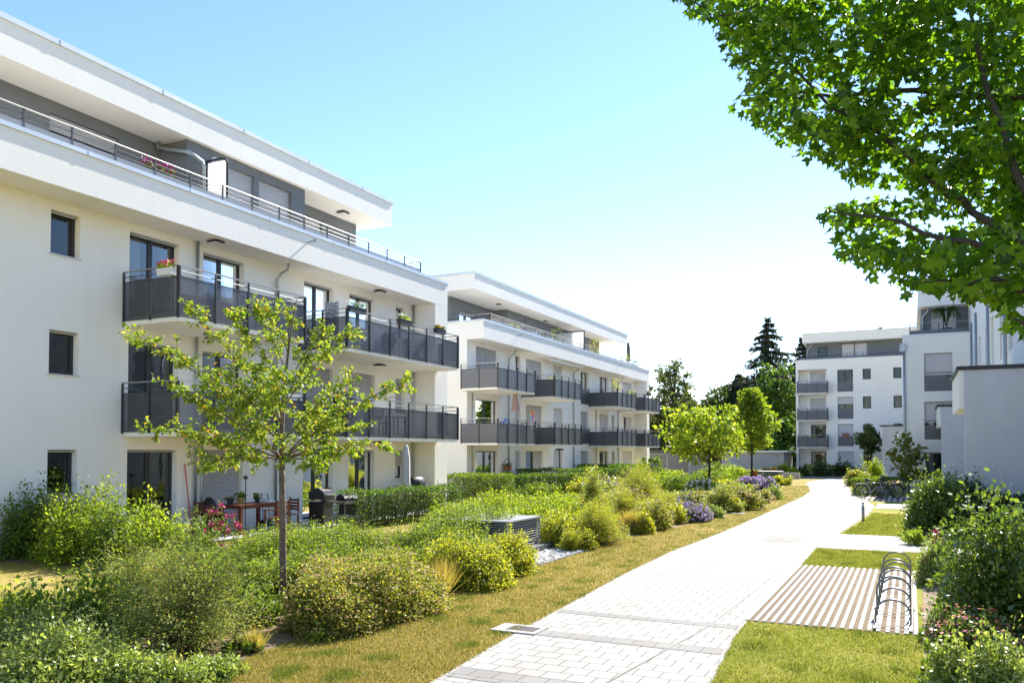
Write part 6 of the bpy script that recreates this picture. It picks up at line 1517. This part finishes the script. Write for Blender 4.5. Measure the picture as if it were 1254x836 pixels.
# -- overhanging maple on the right
def maple():
    base = np.array([4.3, 9.2, 0.0])
    t = thing('maple_tree', 'large maple with lobed leaves overhanging from the upper right', 'tree', base)
    poly = [(822, -8), (838, 14), (868, 26), (884, 48), (888, 70), (905, 86), (912, 112), (893, 128), (908, 142), (925, 152), (952, 174), (968, 182), (985, 206), (1000, 190), (1020, 202), (1036, 216), (1040, 228), (1070, 232), (1092, 226), (1120, 236),
            (1080, 240), (1040, 244), (1000, 262), (1012, 286), (1022, 300), (1036, 318), (1058, 330), (1066, 344), (1082, 330), (1104, 352), (1112, 366), (1128, 354), (1150, 356), (1180, 368), (1210, 366), (1226, 384), (1236, 410), (1254, 418), (1300, 420), (1300, -60), (822, -60)]
    holes = [((1118, 112), 15), ((1140, 180), 10), ((1085, 205), 8), ((1176, 22), 10), ((1150, 275), 14), ((1005, 126), 7), ((1060, 60), 7), ((1105, 296), 8)]
    mb = MB(); lv = Veg(); tw = lv
    limb(mb, [base, base + np.array([-.1, 0, 2.0]), base + np.array([-.5, .1, 3.4]), base + np.array([-1.1, .3, 5.6]), base + np.array([-1.4, .4, 8.0])], .17, .05, 10)
    T_ = [base + np.array([-.5, .1, 3.2]), base + np.array([-.8, .2, 4.4]), base + np.array([-1.1, .3, 5.6])]
    arms = [(T_[0], [(1300, 330, 7.6), (1210, 270, 7.9), (1160, 235, 8.2), (1090, 172, 8.6), (1020, 130, 9.0), (940, 56, 9.3), (850, 2, 9.4)]), (T_[0], [(1310, 330, 7.2), (1190, 300, 7.0), (1100, 270, 7.2), (1015, 258, 7.4)]),
            (T_[0], [(1320, 380, 6.6), (1254, 352, 6.6), (1190, 348, 6.8), (1120, 345, 7.0)]), (T_[1], [(1260, 250, 7.6), (1226, 160, 7.8), (1206, 90, 8.0), (1184, 10, 8.2), (1170, -80, 8.5)]), (T_[1], [(1290, 120, 8.2), (1120, 110, 8.8), (980, 110, 9.4), (905, 120, 9.8)]),
            (T_[2], [(1250, -40, 8.0), (1100, -10, 8.4), (980, -10, 8.8), (880, 20, 9.0)]), (T_[0], [(1340, 410, 6.0), (1270, 400, 5.9), (1240, 390, 5.9)])]
    AP = []
    for (s, pts) in arms:
        pp = [s] + [at(q[0], q[1], q[2] - .75) for q in pts]
        Q = [pp[0]]
        for a, b in zip(pp, pp[1:]): Q += [a + (b - a) * f + RNG.normal(size=3) * .02 for f in (.33, .66, 1.0)]
        limb(mb, Q, .045, .005, 7); AP += Q
    AP = np.array(AP)
    C = []
    while len(C) < 430:
        px, py = random.uniform(820, 1300), random.uniform(-60, 420)
        if not inpoly(px, py, poly): continue
        if any((px - h[0][0]) ** 2 + (py - h[0][1]) ** 2 < (h[1] + 9) ** 2 for h in holes): continue
        zc = 7.9 + (1100 - px) * .0035 + random.uniform(-.7, 1.8) - (1.2 if py > 300 else 0)
        C.append(at(px, py, zc))
    n_in = len(C)
    while len(C) < 800:      # the part of the crown above and beside the picture
        d = sph(1)[0] * RNG.uniform(.3, 1) ; c = base + np.array([-.3, .3, 5.7]) + d * np.array([3.2, 3.2, 3.4])
        v = c - CAM; z = v @ FF; px = 627 + FPX * (v @ RR) / z; py = Y0 - FPX * (v @ UP) / z
        if z > 1 and px < 1315 and py > -70: continue
        C.append(c)
    P, D, Nn = [], [], []
    C = np.array(C); order = np.argsort([((AP - c) ** 2).sum(1).min() for c in C]); tree_pts = list(AP)
    for i in order:
        c = C[i]; A_ = np.array(tree_pts); a = A_[np.argmin(((A_ - c) ** 2).sum(1))]
        if np.linalg.norm(c - a) < .3: tw.stems([a], [c], .006, .003, 1)
        tree_pts.append(c)
        m = 27
        o = RNG.normal(size=(m, 3)) * np.array([.19, .19, .055])
        pts = c + o
        if i < n_in:
            v = pts - CAM; z = v @ FF; px = 627 + FPX * (v @ RR) / z; py = Y0 - FPX * (v @ UP) / z
            ok = np.array([inpoly(x, y, poly) for x, y in zip(px, py)]); ok &= ~np.any([(px - h[0][0]) ** 2 + (py - h[0][1]) ** 2 < h[1] ** 2 for h in holes], axis=0)
            pts = pts[ok]
        P.append(pts); D.append(unit(pts - c) * .6 + rnd(len(pts)) * .5 + np.array([0, 0, -.45]))
    P = np.concatenate(P); D = np.concatenate(D)
    lv.leaves(P, D, rnd(len(P)) * .45 + np.array([0, 0, .9]), RNG.uniform(.05, .105, len(P)), 1.05, SH_MAPLE, 0, .4)
    mb.build('trunk', 'bark_dark', t, smooth=True); lv.build('crown', ['leaf_maple', 'bark_dark'], t)
maple()

# ------------------------------------------------------------------ grass blades on the near turf
def grass(name, label, poly, n, mats, hmin, hmax, ymax):
    xs = [p[0] for p in poly]; ys = [min(p[1], ymax) for p in poly]; v = Veg()
    m = n * 3; x = RNG.uniform(min(xs), max(xs), m); u = RNG.uniform(0, 1, m); y0, y1 = max(5.5, min(ys)), max(ys)
    y = 1 / (1 / y0 - u * (1 / y0 - 1 / y1))              # denser near the camera
    ok = np.array([inpoly(a, b, poly) for a, b in zip(x, y)]); x, y = x[ok][:n], y[ok][:n]; k = len(x)
    pat = np.sin(x * 3.1) * np.sin(y * 2.7 + x) + RNG.normal(size=k) * .6
    D = unit(np.stack([RNG.normal(size=k) * .55, RNG.normal(size=k) * .55, np.ones(k)], 1))
    q = np.sin(x * 5.3 + 2 * np.sin(y * 2.1)) * np.sin(y * 4.1 + 1.7 * np.sin(x * 3.3)) + RNG.normal(size=k) * .25
    P0 = np.stack([x, y, np.zeros(k)], 1); Hh = RNG.uniform(hmin, hmax, k) * (1 + .3 * np.clip(pat, -1, 1.5)); g1 = q > .62
    v.blades(P0[~g1], D[~g1], Hh[~g1], (.006 + .0004 * y)[~g1], 0); v.blades(P0[g1], D[g1], Hh[g1] * 1.35, (.007 + .0004 * y)[g1], 1)
    tag(v.build(name, mats), label, 'grass', None, 'stuff')
verge = [(p[0] + .025, p[1]) for p in path_left] + [(p[0] + .05, p[1]) for p in bed_front[::-1]] + [(-4.1, 4.0)]
grass('grass', 'dry yellowish mown grass on the verge left of the path', verge, 110000, ['grass_dry', 'grass_tuft'], .025, .06, 60)
lawn1 = [(p[0] + .03, p[1]) for p in path_right if p[1] < 11.68] + [(-2.0, 4.0), (.1, 4.0), (.1, 11.66), (-2.1, 11.66)]
lawn1 = [(.1, 4.0), (.1, 11.66), (-2.05, 11.66)] + [(p[0] - .02, p[1]) for p in path_right if p[1] < 11.6] + [(-1.97, 4.0)]
grass('grass', 'green mown grass in front of the bicycle hoops', lawn1, 50000, ['grass_fresh', 'grass_tuft'], .025, .06, 11.7)
grass('grass', 'green mown grass between the stone strips and the first side path', [(.15, 17.9), (.2, sp1[0][1] - .05), (sp1[0][0] + .05, sp1[0][1] - .05), (-2.07, 17.9)], 16000, ['grass_fresh', 'grass_tuft'], .03, .06, 22)
grass('grass', 'green mown grass between the two side paths', [(.35, sp1[1][1] + .05), (.4, 34), (-1.3, 34), (-1.45, 30), (sp1[1][0] + .1, sp1[1][1] + .05)], 16000, ['grass_fresh', 'grass_tuft'], .03, .07, 34)
